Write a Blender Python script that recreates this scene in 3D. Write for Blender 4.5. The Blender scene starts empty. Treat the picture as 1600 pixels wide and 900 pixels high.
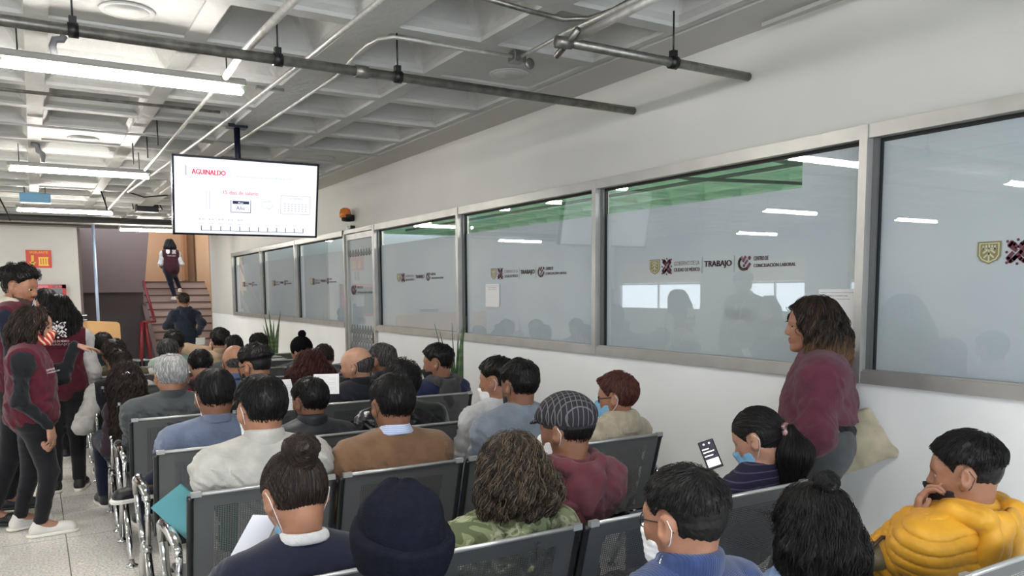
import bpy, math, random
import numpy as np
import openvdb
from mathutils import Vector, Matrix
PI = math.pi
scene = bpy.context.scene
COL = scene.collection
rng = np.random.default_rng(7)
A = lambda *v: np.array(v, dtype=np.float64)

# ------------------------------------------------------------------ objects
def tag(o, label=None, cat=None, group=None, kind=None):
    if label: o['label'] = label
    if cat: o['category'] = cat
    if group: o['group'] = group
    if kind: o['kind'] = kind
    return o

def empty(name, loc=(0, 0, 0), rz=0.0):
    o = bpy.data.objects.new(name, None)
    o.location = loc
    o.rotation_euler = (0, 0, rz)
    o.empty_display_size = 0.1
    COL.objects.link(o)
    return o

def mesh_obj(name, V, F, mats, parent=None, smooth=False, midx=None):
    me = bpy.data.meshes.new(name)
    V = np.asarray(V, dtype=np.float64)
    if isinstance(F, np.ndarray):
        n, k = F.shape
        me.vertices.add(len(V)); me.vertices.foreach_set('co', V.astype(np.float32).ravel())
        me.loops.add(n * k); me.loops.foreach_set('vertex_index', F.astype(np.int32).ravel())
        me.polygons.add(n)
        me.polygons.foreach_set('loop_start', np.arange(0, n * k, k, dtype=np.int32))
        me.polygons.foreach_set('loop_total', np.full(n, k, dtype=np.int32))
        me.update(calc_edges=True)
    else:
        me.from_pydata([tuple(v) for v in V], [], [tuple(f) for f in F])
    if not isinstance(mats, (list, tuple)): mats = [mats]
    for m in mats: me.materials.append(m)
    if midx is not None: me.polygons.foreach_set('material_index', np.asarray(midx, dtype=np.int32))
    if smooth: me.polygons.foreach_set('use_smooth', np.ones(len(me.polygons), dtype=bool))
    me.update()
    o = bpy.data.objects.new(name, me)
    COL.objects.link(o)
    if parent is not None: o.parent = parent
    return o

class MB:
    """collects simple shapes into one mesh"""
    def __init__(s): s.V = []; s.F = []; s.M = []; s.S = []
    def add(s, V, F, m=0, smooth=False):
        b = len(s.V)
        s.V += [tuple(float(c) for c in v) for v in V]
        for f in F: s.F.append(tuple(i + b for i in f)); s.M.append(m); s.S.append(smooth)
        return s
    def box(s, lo, hi, m=0):
        x0, y0, z0 = lo; x1, y1, z1 = hi
        V = [(x0,y0,z0),(x1,y0,z0),(x1,y1,z0),(x0,y1,z0),(x0,y0,z1),(x1,y0,z1),(x1,y1,z1),(x0,y1,z1)]
        return s.add(V, [(0,3,2,1),(4,5,6,7),(0,1,5,4),(1,2,6,5),(2,3,7,6),(3,0,4,7)], m)
    def prism(s, poly, axis, a, b, m=0):
        """2D polygon extruded along axis (0 x, 1 y, 2 z) from a to b"""
        def P(u, v, w):
            return (w, u, v) if axis == 0 else ((u, w, v) if axis == 1 else (u, v, w))
        n = len(poly)
        V = [P(u, v, a) for u, v in poly] + [P(u, v, b) for u, v in poly]
        F = [tuple(range(n))[::-1], tuple(range(n, 2 * n))]
        F += [(i, (i + 1) % n, n + (i + 1) % n, n + i) for i in range(n)]
        return s.add(V, F, m)
    def tube(s, pts, r, seg=8, m=0, cap=True, flat=None):
        pts = [Vector(p) for p in pts]; n = len(pts)
        rs = r if isinstance(r, (list, tuple)) else [r] * n
        V = []; up = None
        for i, p in enumerate(pts):
            d = (pts[min(i + 1, n - 1)] - pts[max(i - 1, 0)]).normalized()
            if up is None:
                up = Vector((0, 0, 1)) if abs(d.z) < .9 else Vector((0, 1, 0))
            u = (up - d * up.dot(d)).normalized(); up = u
            w = d.cross(u)
            for k in range(seg):
                a = 2 * PI * k / seg
                fu = flat if flat else 1.0
                V.append(p + (u * math.cos(a) * fu + w * math.sin(a)) * rs[i])
        F = []
        for i in range(n - 1):
            for k in range(seg):
                a = i * seg + k; b = i * seg + (k + 1) % seg
                F.append((a, b, b + seg, a + seg))
        if cap: F += [tuple(range(seg))[::-1], tuple(range((n - 1) * seg, n * seg))]
        return s.add(V, F, m, True)
    def lathe(s, prof, c, seg=20, m=0, axis=2):
        V = []
        for r, h in prof:
            for k in range(seg):
                a = 2 * PI * k / seg; x, y = r * math.cos(a), r * math.sin(a)
                V.append((c[0]+x, c[1]+y, c[2]+h) if axis == 2 else ((c[0]+x, c[1]+h, c[2]+y) if axis == 1 else (c[0]+h, c[1]+x, c[2]+y)))
        F = []
        for i in range(len(prof) - 1):
            for k in range(seg):
                a = i * seg + k; b = i * seg + (k + 1) % seg
                F.append((a, b, b + seg, a + seg))
        F += [tuple(range(seg))[::-1], tuple(range((len(prof)-1)*seg, len(prof)*seg))]
        return s.add(V, F, m, True)
    def build(s, name, mats, parent=None, bevel=0, weld=False):
        o = mesh_obj(name, s.V, s.F, mats, parent)
        me = o.data
        me.polygons.foreach_set('material_index', s.M)
        me.polygons.foreach_set('use_smooth', s.S)
        if weld or bevel:
            import bmesh
            bm = bmesh.new(); bm.from_mesh(me)
            bmesh.ops.recalc_face_normals(bm, faces=bm.faces)
            bm.to_mesh(me); bm.free()
        if bevel:
            md = o.modifiers.new('bevel', 'BEVEL'); md.width = bevel; md.segments = 2; md.limit_method = 'ANGLE'; md.angle_limit = .7
        me.update()
        return o

# ------------------------------------------------------------------ materials
def lin(c):
    return tuple(((x / 255) / 12.92 if x / 255 <= .04045 else ((x / 255 + .055) / 1.055) ** 2.4) for x in c) + (1.0,)

_mats = {}
def nt(m): return m.node_tree.nodes, m.node_tree.links
def mat(name, rgb, rough=.6, metal=0.0, noise=0.0, nscale=8.0, bump=0.0, bscale=60.0, spec=.5, emit=None, estr=0.0,
        sheen=0.0, stripe=None, coat=0.0, rgb2=None, gen=None, aniso=0.0):
    if name in _mats: return _mats[name]
    m = bpy.data.materials.new(name); m.use_nodes = True
    N, L = nt(m); p = N['Principled BSDF']
    p.inputs['Base Color'].default_value = lin(rgb)
    p.inputs['Roughness'].default_value = rough
    p.inputs['Metallic'].default_value = metal
    p.inputs['Specular IOR Level'].default_value = spec
    if sheen: p.inputs['Sheen Weight'].default_value = sheen; p.inputs['Sheen Roughness'].default_value = .5
    if coat: p.inputs['Coat Weight'].default_value = coat; p.inputs['Coat Roughness'].default_value = .1
    if emit is not None:
        p.inputs['Emission Color'].default_value = lin(emit); p.inputs['Emission Strength'].default_value = estr
    tc = N.new('ShaderNodeTexCoord')
    if noise or rgb2:
        nz = N.new('ShaderNodeTexNoise'); nz.inputs['Scale'].default_value = nscale; nz.inputs['Detail'].default_value = 4
        L.new(tc.outputs['Object'], nz.inputs['Vector'])
        r = N.new('ShaderNodeValToRGB')
        c = lin(rgb)
        if rgb2: a, b = c, lin(rgb2)
        else:
            a = tuple(max(0, x * (1 - noise)) for x in c[:3]) + (1,); b = tuple(min(1, x * (1 + noise)) for x in c[:3]) + (1,)
        r.color_ramp.elements[0].color = a; r.color_ramp.elements[0].position = .35
        r.color_ramp.elements[1].color = b; r.color_ramp.elements[1].position = .65
        L.new(nz.outputs['Fac'], r.inputs['Fac']); L.new(r.outputs['Color'], p.inputs['Base Color'])
    if bump:
        bn = N.new('ShaderNodeTexNoise'); bn.inputs['Scale'].default_value = bscale; bn.inputs['Detail'].default_value = 3
        L.new(tc.outputs['Object'], bn.inputs['Vector'])
        bp = N.new('ShaderNodeBump'); bp.inputs['Strength'].default_value = bump; bp.inputs['Distance'].default_value = .01
        L.new(bn.outputs['Fac'], bp.inputs['Height']); L.new(bp.outputs['Normal'], p.inputs['Normal'])
    if stripe:                                       # (axis, scale, rgb, threshold, distortion)
        ax, sc, c2, th, dist = stripe
        w = N.new('ShaderNodeTexWave'); w.wave_type = 'BANDS'; w.bands_direction = ax
        w.inputs['Scale'].default_value = sc; w.inputs['Distortion'].default_value = dist; w.inputs['Detail'].default_value = 1
        L.new(tc.outputs['Object'], w.inputs['Vector'])
        r = N.new('ShaderNodeValToRGB')
        r.color_ramp.elements[0].color = lin(rgb); r.color_ramp.elements[0].position = th
        r.color_ramp.elements[1].color = lin(c2); r.color_ramp.elements[1].position = min(1, th + .06)
        L.new(w.outputs['Fac'], r.inputs['Fac']); L.new(r.outputs['Color'], p.inputs['Base Color'])
    _mats[name] = m
    return m

def cloth(name, rgb, rough=.85, noise=.12, bump=.35, **k):
    rgb = tuple(c * .86 for c in rgb)
    return mat(name, rgb, rough=rough, noise=noise, nscale=14, bump=bump, bscale=220, spec=.25, sheen=.15, **k)
def knit(name, rgb, scale=60, rough=.9, axis='X'):
    if name in _mats: return _mats[name]
    m = mat(name, tuple(c * .88 for c in rgb), rough=rough, noise=.15, nscale=20, spec=.2, sheen=.3)
    N, L = nt(m); p = N['Principled BSDF']; tc = N.new('ShaderNodeTexCoord')
    w = N.new('ShaderNodeTexWave'); w.bands_direction = axis; w.inputs['Scale'].default_value = scale / 6.28; w.inputs['Distortion'].default_value = 1.2
    L.new(tc.outputs['Object'], w.inputs['Vector'])
    b = N.new('ShaderNodeBump'); b.inputs['Strength'].default_value = .45; b.inputs['Distance'].default_value = .003
    L.new(w.outputs['Fac'], b.inputs['Height']); L.new(b.outputs['Normal'], p.inputs['Normal'])
    return m
def hairmat(name, rgb, rgb2=None, rough=.42):
    if name in _mats: return _mats[name]
    m = mat(name, rgb, rough=rough + .08, spec=.32)
    N, L = nt(m); p = N['Principled BSDF']; at = N.new('ShaderNodeAttribute'); at.attribute_name = 'tint'
    r = N.new('ShaderNodeValToRGB'); r.color_ramp.elements[0].color = lin(tuple(c * .8 for c in rgb)); r.color_ramp.elements[0].position = .15
    r.color_ramp.elements[1].color = lin(rgb2 or tuple(min(255, int(c * 1.7 + 8)) for c in rgb)); r.color_ramp.elements[1].position = .95
    L.new(at.outputs['Fac'], r.inputs['Fac']); L.new(r.outputs['Color'], p.inputs['Base Color'])
    return m
def camo_mat():
    m = mat('camouflage_cloth', (138, 145, 112), rough=.9, spec=.2, bump=.3, bscale=200)
    N, L = nt(m); p = N['Principled BSDF']; tc = N.new('ShaderNodeTexCoord')
    n = N.new('ShaderNodeTexNoise'); n.inputs['Scale'].default_value = 13; n.inputs['Detail'].default_value = 2.5; n.inputs['Distortion'].default_value = .8
    L.new(tc.outputs['Object'], n.inputs['Vector'])
    r = N.new('ShaderNodeValToRGB'); r.color_ramp.interpolation = 'CONSTANT'; e = r.color_ramp.elements
    e[0].position = 0; e[0].color = lin((90, 98, 70)); e[1].position = .45; e[1].color = lin((124, 132, 100))
    x = e.new(.53); x.color = lin((156, 160, 132)); x = e.new(.60); x.color = lin((110, 118, 86)); x = e.new(.66); x.color = lin((84, 92, 66))
    L.new(n.outputs['Fac'], r.inputs['Fac']); L.new(r.outputs['Color'], p.inputs['Base Color'])
    return m
def plaid_mat():
    m = mat('plaid_wool', (48, 48, 52), rough=.95, spec=.15)
    N, L = nt(m); p = N['Principled BSDF']; tc = N.new('ShaderNodeTexCoord')
    fac = None
    for i, ang in enumerate((.35, 1.92)):
        mp = N.new('ShaderNodeMapping'); mp.inputs['Rotation'].default_value = (0.0, 0, ang)
        L.new(tc.outputs['Object'], mp.inputs['Vector'])
        w = N.new('ShaderNodeTexWave'); w.bands_direction = 'X'; w.inputs['Scale'].default_value = 17; w.inputs['Distortion'].default_value = .3
        L.new(mp.outputs['Vector'], w.inputs['Vector'])
        r = N.new('ShaderNodeValToRGB'); e = r.color_ramp.elements
        e[0].position = .90; e[0].color = (0, 0, 0, 1); e[1].position = .97; e[1].color = (1, 1, 1, 1)
        L.new(w.outputs['Fac'], r.inputs['Fac'])
        if fac is None: fac = r.outputs['Color']
        else:
            mx = N.new('ShaderNodeMath'); mx.operation = 'MAXIMUM'; L.new(fac, mx.inputs[0]); L.new(r.outputs['Color'], mx.inputs[1]); fac = mx.outputs[0]
    mix = N.new('ShaderNodeMix'); mix.data_type = 'RGBA'
    mix.inputs['A'].default_value = lin((44, 43, 47)); mix.inputs['B'].default_value = lin((98, 95, 98))
    L.new(fac, mix.inputs['Factor']); L.new(mix.outputs['Result'], p.inputs['Base Color'])
    return m
def dot_mat():
    m = mat('polka_dot_cloth', (200, 30, 110), rough=.7)
    N, L = nt(m); p = N['Principled BSDF']; tc = N.new('ShaderNodeTexCoord')
    v = N.new('ShaderNodeTexVoronoi'); v.inputs['Scale'].default_value = 60; v.inputs['Randomness'].default_value = .2
    L.new(tc.outputs['Object'], v.inputs['Vector'])
    r = N.new('ShaderNodeValToRGB'); e = r.color_ramp.elements
    e[0].position = .28; e[0].color = lin((235, 200, 220)); e[1].position = .34; e[1].color = lin((205, 30, 110))
    L.new(v.outputs['Distance'], r.inputs['Fac']); L.new(r.outputs['Color'], p.inputs['Base Color'])
    return m
def skin(name, rgb):
    if name in _mats: return _mats[name]
    m = mat(name, rgb, rough=.5, spec=.4, noise=.08, nscale=25, bump=.08, bscale=150)
    p = m.node_tree.nodes['Principled BSDF']
    p.inputs['Subsurface Weight'].default_value = .12
    p.inputs['Subsurface Radius'].default_value = (.8, .3, .15); p.inputs['Subsurface Scale'].default_value = .008
    return m

# ------------------------------------------------------------------ distance fields
def rotz(a): c, s = math.cos(a), math.sin(a); return np.array([[c, -s, 0], [s, c, 0], [0, 0, 1.0]])
def rotx(a): c, s = math.cos(a), math.sin(a); return np.array([[1.0, 0, 0], [0, c, -s], [0, s, c]])
def roty(a): c, s = math.cos(a), math.sin(a); return np.array([[c, 0, s], [0, 1.0, 0], [-s, 0, c]])
def nrm(v): v = np.asarray(v, float); return v / (np.linalg.norm(v) + 1e-12)

def cone(a, b, ra, rb=None, k=.02, g=0): return ('c', np.asarray(a, float), np.asarray(b, float), ra, ra if rb is None else rb, k, g)
def ell(c, r, R=None, k=.02, g=0): return ('e', np.asarray(c, float), np.asarray(r, float), np.eye(3) if R is None else R, 0, k, g)
def sub(p): return ('-',) + p
def xform(pr, R, t, s=1.0):
    out = []
    for p in pr:
        neg = p[0] == '-'
        q = p[1:] if neg else p
        if q[0] == 'c': q = ('c', R @ (q[1] * s) + t, R @ (q[2] * s) + t, q[3] * s, q[4] * s, q[5] * s, q[6])
        else: q = ('e', R @ (q[1] * s) + t, q[2] * s, R @ q[3], 0, q[5] * s, q[6])
        out.append((('-',) + q) if neg else q)
    return out
def inflate(pr, d, kk=None):
    out = []
    for q in pr:
        if q[0] == '-': continue
        if q[0] == 'c': q = ('c', q[1], q[2], q[3] + d, q[4] + d, kk or q[5], q[6])
        else: q = ('e', q[1], q[2] + d, q[3], 0, kk or q[5], q[6])
        out.append(q)
    return out
def ext(q):
    if q[0] == '-': q = q[1:]
    if q[0] == 'c':
        r = max(q[3], q[4]); return np.minimum(q[1], q[2]) - r, np.maximum(q[1], q[2]) + r
    e = np.sqrt(((q[3] * q[2][None, :]) ** 2).sum(1)); return q[1] - e, q[1] + e

def pdist(q, P):
    if q[0] == 'c':
        a, b, ra, rb = q[1:5]; ab = b - a; L2 = ab @ ab + 1e-12
        pa = P - a.astype(np.float32)
        t = np.clip((pa @ ab.astype(np.float32)) / L2, 0, 1)
        return np.linalg.norm(pa - t[..., None] * ab.astype(np.float32), axis=-1) - (ra + (rb - ra) * t)
    p = (P - q[1].astype(np.float32)) @ q[3].astype(np.float32)
    r = q[2].astype(np.float32)
    k0 = np.linalg.norm(p / r, axis=-1); k1 = np.linalg.norm(p / (r * r), axis=-1) + 1e-6
    return k0 * (k0 - 1) / k1

class Field:
    def __init__(s, prims, h, pad=.03, clip=None):
        E = [ext(q) for q in prims if q[0] != '-']
        lo = np.min([e[0] for e in E], 0) - pad - 2 * h; hi = np.max([e[1] for e in E], 0) + pad + 2 * h
        if clip is not None: lo = np.maximum(lo, clip[0]); hi = np.minimum(hi, clip[1])
        s.lo = lo; s.h = h; s.n = np.maximum(4, np.ceil((hi - lo) / h).astype(int) + 1)
        s.F = np.full(s.n, .2, np.float32)
        for q in prims: s.put(q)
    def axes(s, i0=(0, 0, 0), i1=None):
        i1 = s.n if i1 is None else i1
        return [(s.lo[a] + s.h * np.arange(i0[a], i1[a])).astype(np.float32) for a in range(3)]
    def P(s, i0=(0, 0, 0), i1=None):
        ax = s.axes(i0, i1)
        return np.stack(np.meshgrid(*ax, indexing='ij'), -1)
    def box(s, lo, hi):
        i0 = np.clip(np.floor((lo - s.lo) / s.h).astype(int), 0, s.n); i1 = np.clip(np.ceil((hi - s.lo) / s.h).astype(int) + 1, 0, s.n)
        return i0, i1
    def put(s, q):
        neg = q[0] == '-'
        q = q[1:] if neg else q
        k = q[5]; e = ext(q); m = k + 4 * s.h
        i0, i1 = s.box(e[0] - m, e[1] + m)
        if (i1 <= i0).any(): return
        sl = tuple(slice(a, b) for a, b in zip(i0, i1))
        d = pdist(q, s.P(i0, i1)); f = s.F[sl]
        if neg:
            d = -d; hh = np.maximum(k - np.abs(f - d), 0) / k; s.F[sl] = np.maximum(f, d) + hh * hh * k * .25
        else:
            hh = np.maximum(k - np.abs(f - d), 0) / k; s.F[sl] = np.minimum(f, d) - hh * hh * k * .25
    def near(s, band, fn):
        """F += fn(P) where |F| < band"""
        idx = np.nonzero(np.abs(s.F) < band)
        P = np.stack([s.lo[a] + s.h * idx[a] for a in range(3)], -1)
        s.F[idx] += fn(P).astype(np.float32)
    def cut(s, fn, k=.004):
        """intersection with the region fn(P) < 0"""
        idx = np.nonzero(s.F < 3 * s.h)
        P = np.stack([s.lo[a] + s.h * idx[a] for a in range(3)], -1)
        d = fn(P); f = s.F[idx]
        hh = np.maximum(k - np.abs(f - d), 0) / k
        s.F[idx] = np.maximum(f, d) + hh * hh * k * .25
    def sample(s, P):
        g = (P - s.lo) / s.h; i = np.clip(np.floor(g).astype(int), 0, s.n - 2); t = np.clip(g - i, 0, 1)
        F = s.F; x, y, z = i[:, 0], i[:, 1], i[:, 2]; a, b, c = t.T
        return ((F[x, y, z] * (1 - a) + F[x + 1, y, z] * a) * (1 - b) + (F[x, y + 1, z] * (1 - a) + F[x + 1, y + 1, z] * a) * b) * (1 - c) + \
               ((F[x, y, z + 1] * (1 - a) + F[x + 1, y, z + 1] * a) * (1 - b) + (F[x, y + 1, z + 1] * (1 - a) + F[x + 1, y + 1, z + 1] * a) * b) * c
    def grad(s, P):
        e = s.h * .7; g = np.stack([s.sample(P + d) - s.sample(P - d) for d in np.eye(3) * e], -1)
        return g / (np.linalg.norm(g, axis=1, keepdims=True) + 1e-9)
    def mesh(s):
        F = s.F.copy()
        F[0] = F[-1] = .1; F[:, 0] = F[:, -1] = .1; F[:, :, 0] = F[:, :, -1] = .1
        b = 3 * s.h
        F = np.clip(F, -b, b)
        g = openvdb.FloatGrid(b); g.copyFromArray(F)
        V, T, Q = g.convertToPolygons(isovalue=0.0, adaptivity=0.0)
        V = V.astype(np.float64) * s.h + s.lo
        if len(T): Q = np.vstack([Q, np.column_stack([T, T[:, 2]])]) if len(Q) else np.column_stack([T, T[:, 2]])
        return V, Q[:, ::-1].astype(np.int64)

def wob(P, f, seed=0):
    r = np.random.default_rng(seed); o = 0
    for i in range(4):
        d = r.normal(size=(3, 3)); d /= np.linalg.norm(d, axis=1, keepdims=True)
        ph = r.uniform(0, 6.28, 3); q = P @ d.T * f * (1 + .5 * i) + ph
        o = o + np.sin(q[:, 0] + 1.3 * np.sin(q[:, 1])) * np.cos(q[:, 2]) / (1 + .5 * i)
    return o / 2

NOPEOPLE = False
LAMP, SCREEN, WORLD, EXPO = 50.0, 0.47, 3.0, 1.3
# ------------------------------------------------------------------ heads (local frame: face +Y, up +Z, ears at y=0)
SK = dict(c=A(0, -.012, .028), r=A(.076, .096, .092))
def head_prims(fem=False, jaw=1.0, nose=1.0):
    w = .94 if fem else 1.0
    P = [ell(SK['c'], SK['r'], k=.03), ell((0, .028, .012), (.066 * w, .062, .078), k=.03),
         cone((0, .025, -.03), (0, .052, -.078), .056 * w, .030 * jaw, k=.03),
         cone((-.05 * w, .0, -.035), (-.028 * w, .045, -.078), .022, .017 * jaw, k=.025), cone((.05 * w, .0, -.035), (.028 * w, .045, -.078), .022, .017 * jaw, k=.025),
         ell((0, .074, -.090), (.019, .016, .015), k=.018),
         cone((-.042 * w, .056, -.018), (-.030, .066, -.040), .020, .018, k=.02), cone((.042 * w, .056, -.018), (.030, .066, -.040), .020, .018, k=.02),
         cone((-.044, .066, .026), (-.014, .080, .024), .010, .011, k=.014), cone((.044, .066, .026), (.014, .080, .024), .010, .011, k=.014),
         sub(ell((-.032, .094, .004), (.019, .020, .014), k=.014)), sub(ell((.032, .094, .004), (.019, .020, .014), k=.014)),
         ell((-.031, .070, .004), (.0135, .0135, .0135), k=.004), ell((.031, .070, .004), (.0135, .0135, .0135), k=.004),
         cone((0, .080, .018), (0, .102 * nose, -.020), .008, .0105, k=.012),
         cone((-.010, .090, -.028), (-.006, .098, -.024), .0075, .007, k=.008), cone((.010, .090, -.028), (.006, .098, -.024), .0075, .007, k=.008),
         cone((-.020, .077, -.052), (0, .0875, -.050), .0055, .0075, k=.007), cone((.020, .077, -.052), (0, .0875, -.050), .0055, .0075, k=.007),
         cone((-.016, .076, -.063), (0, .0845, -.063), .006, .0085, k=.007), cone((.016, .076, -.063), (0, .0845, -.063), .006, .0085, k=.007),
         sub(cone((-.019, .086, -.0567), (.019, .086, -.0567), .0022, k=.004))]
    for sx in (-1, 1):
        R = rotz(-sx * .45) @ rotx(.12)
        P += [ell((sx * .0845, -.013, .002), (.0080, .020, .034), R, k=.009), ell((sx * .078, .000, -.024), (.008, .011, .014), R, k=.010),
              sub(ell((sx * .0940, -.006, .004), (.007, .011, .019), R, k=.005))]
    P += [cone((0, -.016, -.045), (0, -.024, -.070), .045 * (.88 if fem else 1.04), .043 * (.88 if fem else 1.04), k=.035)]
    return P

def shell(P, t):
    t = np.maximum(t, .0042)
    p = P - SK['c']; r = SK['r'] + .0
    k0 = np.linalg.norm(p / r, axis=-1); k1 = np.linalg.norm(p / (r * r), axis=-1) + 1e-6
    return k0 * (k0 - 1) / k1 - t
def sst(a, b, x): t = np.clip((x - a) / (b - a), 0, 1); return t * t * (3 - 2 * t)
def hairline(P, hl=.072, nape=-.06, side=.016):
    x, y, z = P[:, 0], P[:, 1], P[:, 2]
    n = np.hypot(hl + .012, hl - side)
    dA = ((y - side) * (hl + .012) - (z + .012) * (hl - side)) / n          # front of the line from forehead to sideburn
    dA = dA + .012 * np.abs(x / .07) ** 2 - .006
    s = (nape + .015) / (-.085 - side); dB = (-.015 + s * (y - side) - z) * .9
    ear = .029 - np.sqrt(((np.abs(x) - .082)) ** 2 * .8 + (y + .006) ** 2 + ((z - .002) * .75) ** 2)
    return np.maximum(np.maximum(dA, dB), ear)

def strands(F, n, L, w, flow, seed=0, lift=.004, wave=0.0, wf=60., steps=8, smin=None, jit=.25, lay=.003, lw=None):
    """thin tapering tubes that follow the hair surface; returns vertices, faces"""
    r = np.random.default_rng(seed)
    V, Q = F.mesh()
    if len(V) < 10: return np.zeros((0, 3)), np.zeros((0, 4), int)
    p = V[r.integers(0, len(V), n)] + r.normal(size=(n, 3)) * F.h * .5
    if lw is not None:
        k_ = lw(p); s_ = k_ > .12; p = p[s_]; k_ = k_[s_]; n = len(p)
        if n < 3: return np.zeros((0, 3)), np.zeros((0, 4), int)
    ln = L * r.uniform(.5, 1.1, n) * (k_ if lw is not None else 1); ds = ln / steps
    pts = []; off = r.uniform(-lay, lift, n); ph = (2.2 * np.sin(4 * np.arctan2(p[:, 0], -p[:, 1])) + r.uniform(0, 1.6, n)) if wave else r.uniform(0, 6.28, n); wv = r.normal(size=(n, 3)) * jit
    d0 = None
    for i in range(steps + 1):
        g = F.grad(p); dist = F.sample(p)
        p = p - g * (dist - off)[:, None]
        d = flow(p); d = d - (d * g).sum(1)[:, None] * g
        d = d / (np.linalg.norm(d, axis=1, keepdims=True) + 1e-6) + wv * .35
        d /= (np.linalg.norm(d, axis=1, keepdims=True) + 1e-6)
        if d0 is not None: d = nrmr(d + d0 * .8)
        d0 = d
        side = np.cross(d, g)
        q = p.copy()
        if wave: q = q + side * (np.sin(i * ds * wf + ph) * wave)[:, None] + g * (np.cos(i * ds * wf + ph) * wave * .6)[:, None]
        pts.append((q, nrmr(side), g))
        p = p + d * ds[:, None]
    bad = np.zeros(n, bool)
    for q, s_, g in pts: bad |= np.abs(F.sample(q)) > .02 + wave + lift
    keep = ~bad; pts = [(q[keep], s_[keep], g[keep]) for q, s_, g in pts]; n = int(keep.sum())
    if n < 3: return np.zeros((0, 3)), np.zeros((0, 4), int)
    m = len(pts); VV = np.zeros((n, m, 3, 3))
    for i, (q, s_, g) in enumerate(pts):
        t = i / (m - 1); ww = w * (math.sin(math.pi * min(.97, .12 + t * .86))) ** .7 * r.uniform(.7, 1.2, n)[:, None]
        VV[:, i, 0] = q + s_ * ww; VV[:, i, 1] = q - s_ * ww; VV[:, i, 2] = q + g * ww * 1.1
    idx = np.arange(n * m * 3).reshape(n, m, 3); Fc = []
    for k in range(3):
        k2 = (k + 1) % 3
        Fc.append(np.stack([idx[:, :-1, k], idx[:, :-1, k2], idx[:, 1:, k2], idx[:, 1:, k]], -1).reshape(-1, 4))
    return VV.reshape(-1, 3), np.vstack(Fc)
def nrmr(v): return v / (np.linalg.norm(v, axis=1, keepdims=True) + 1e-9)

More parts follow.
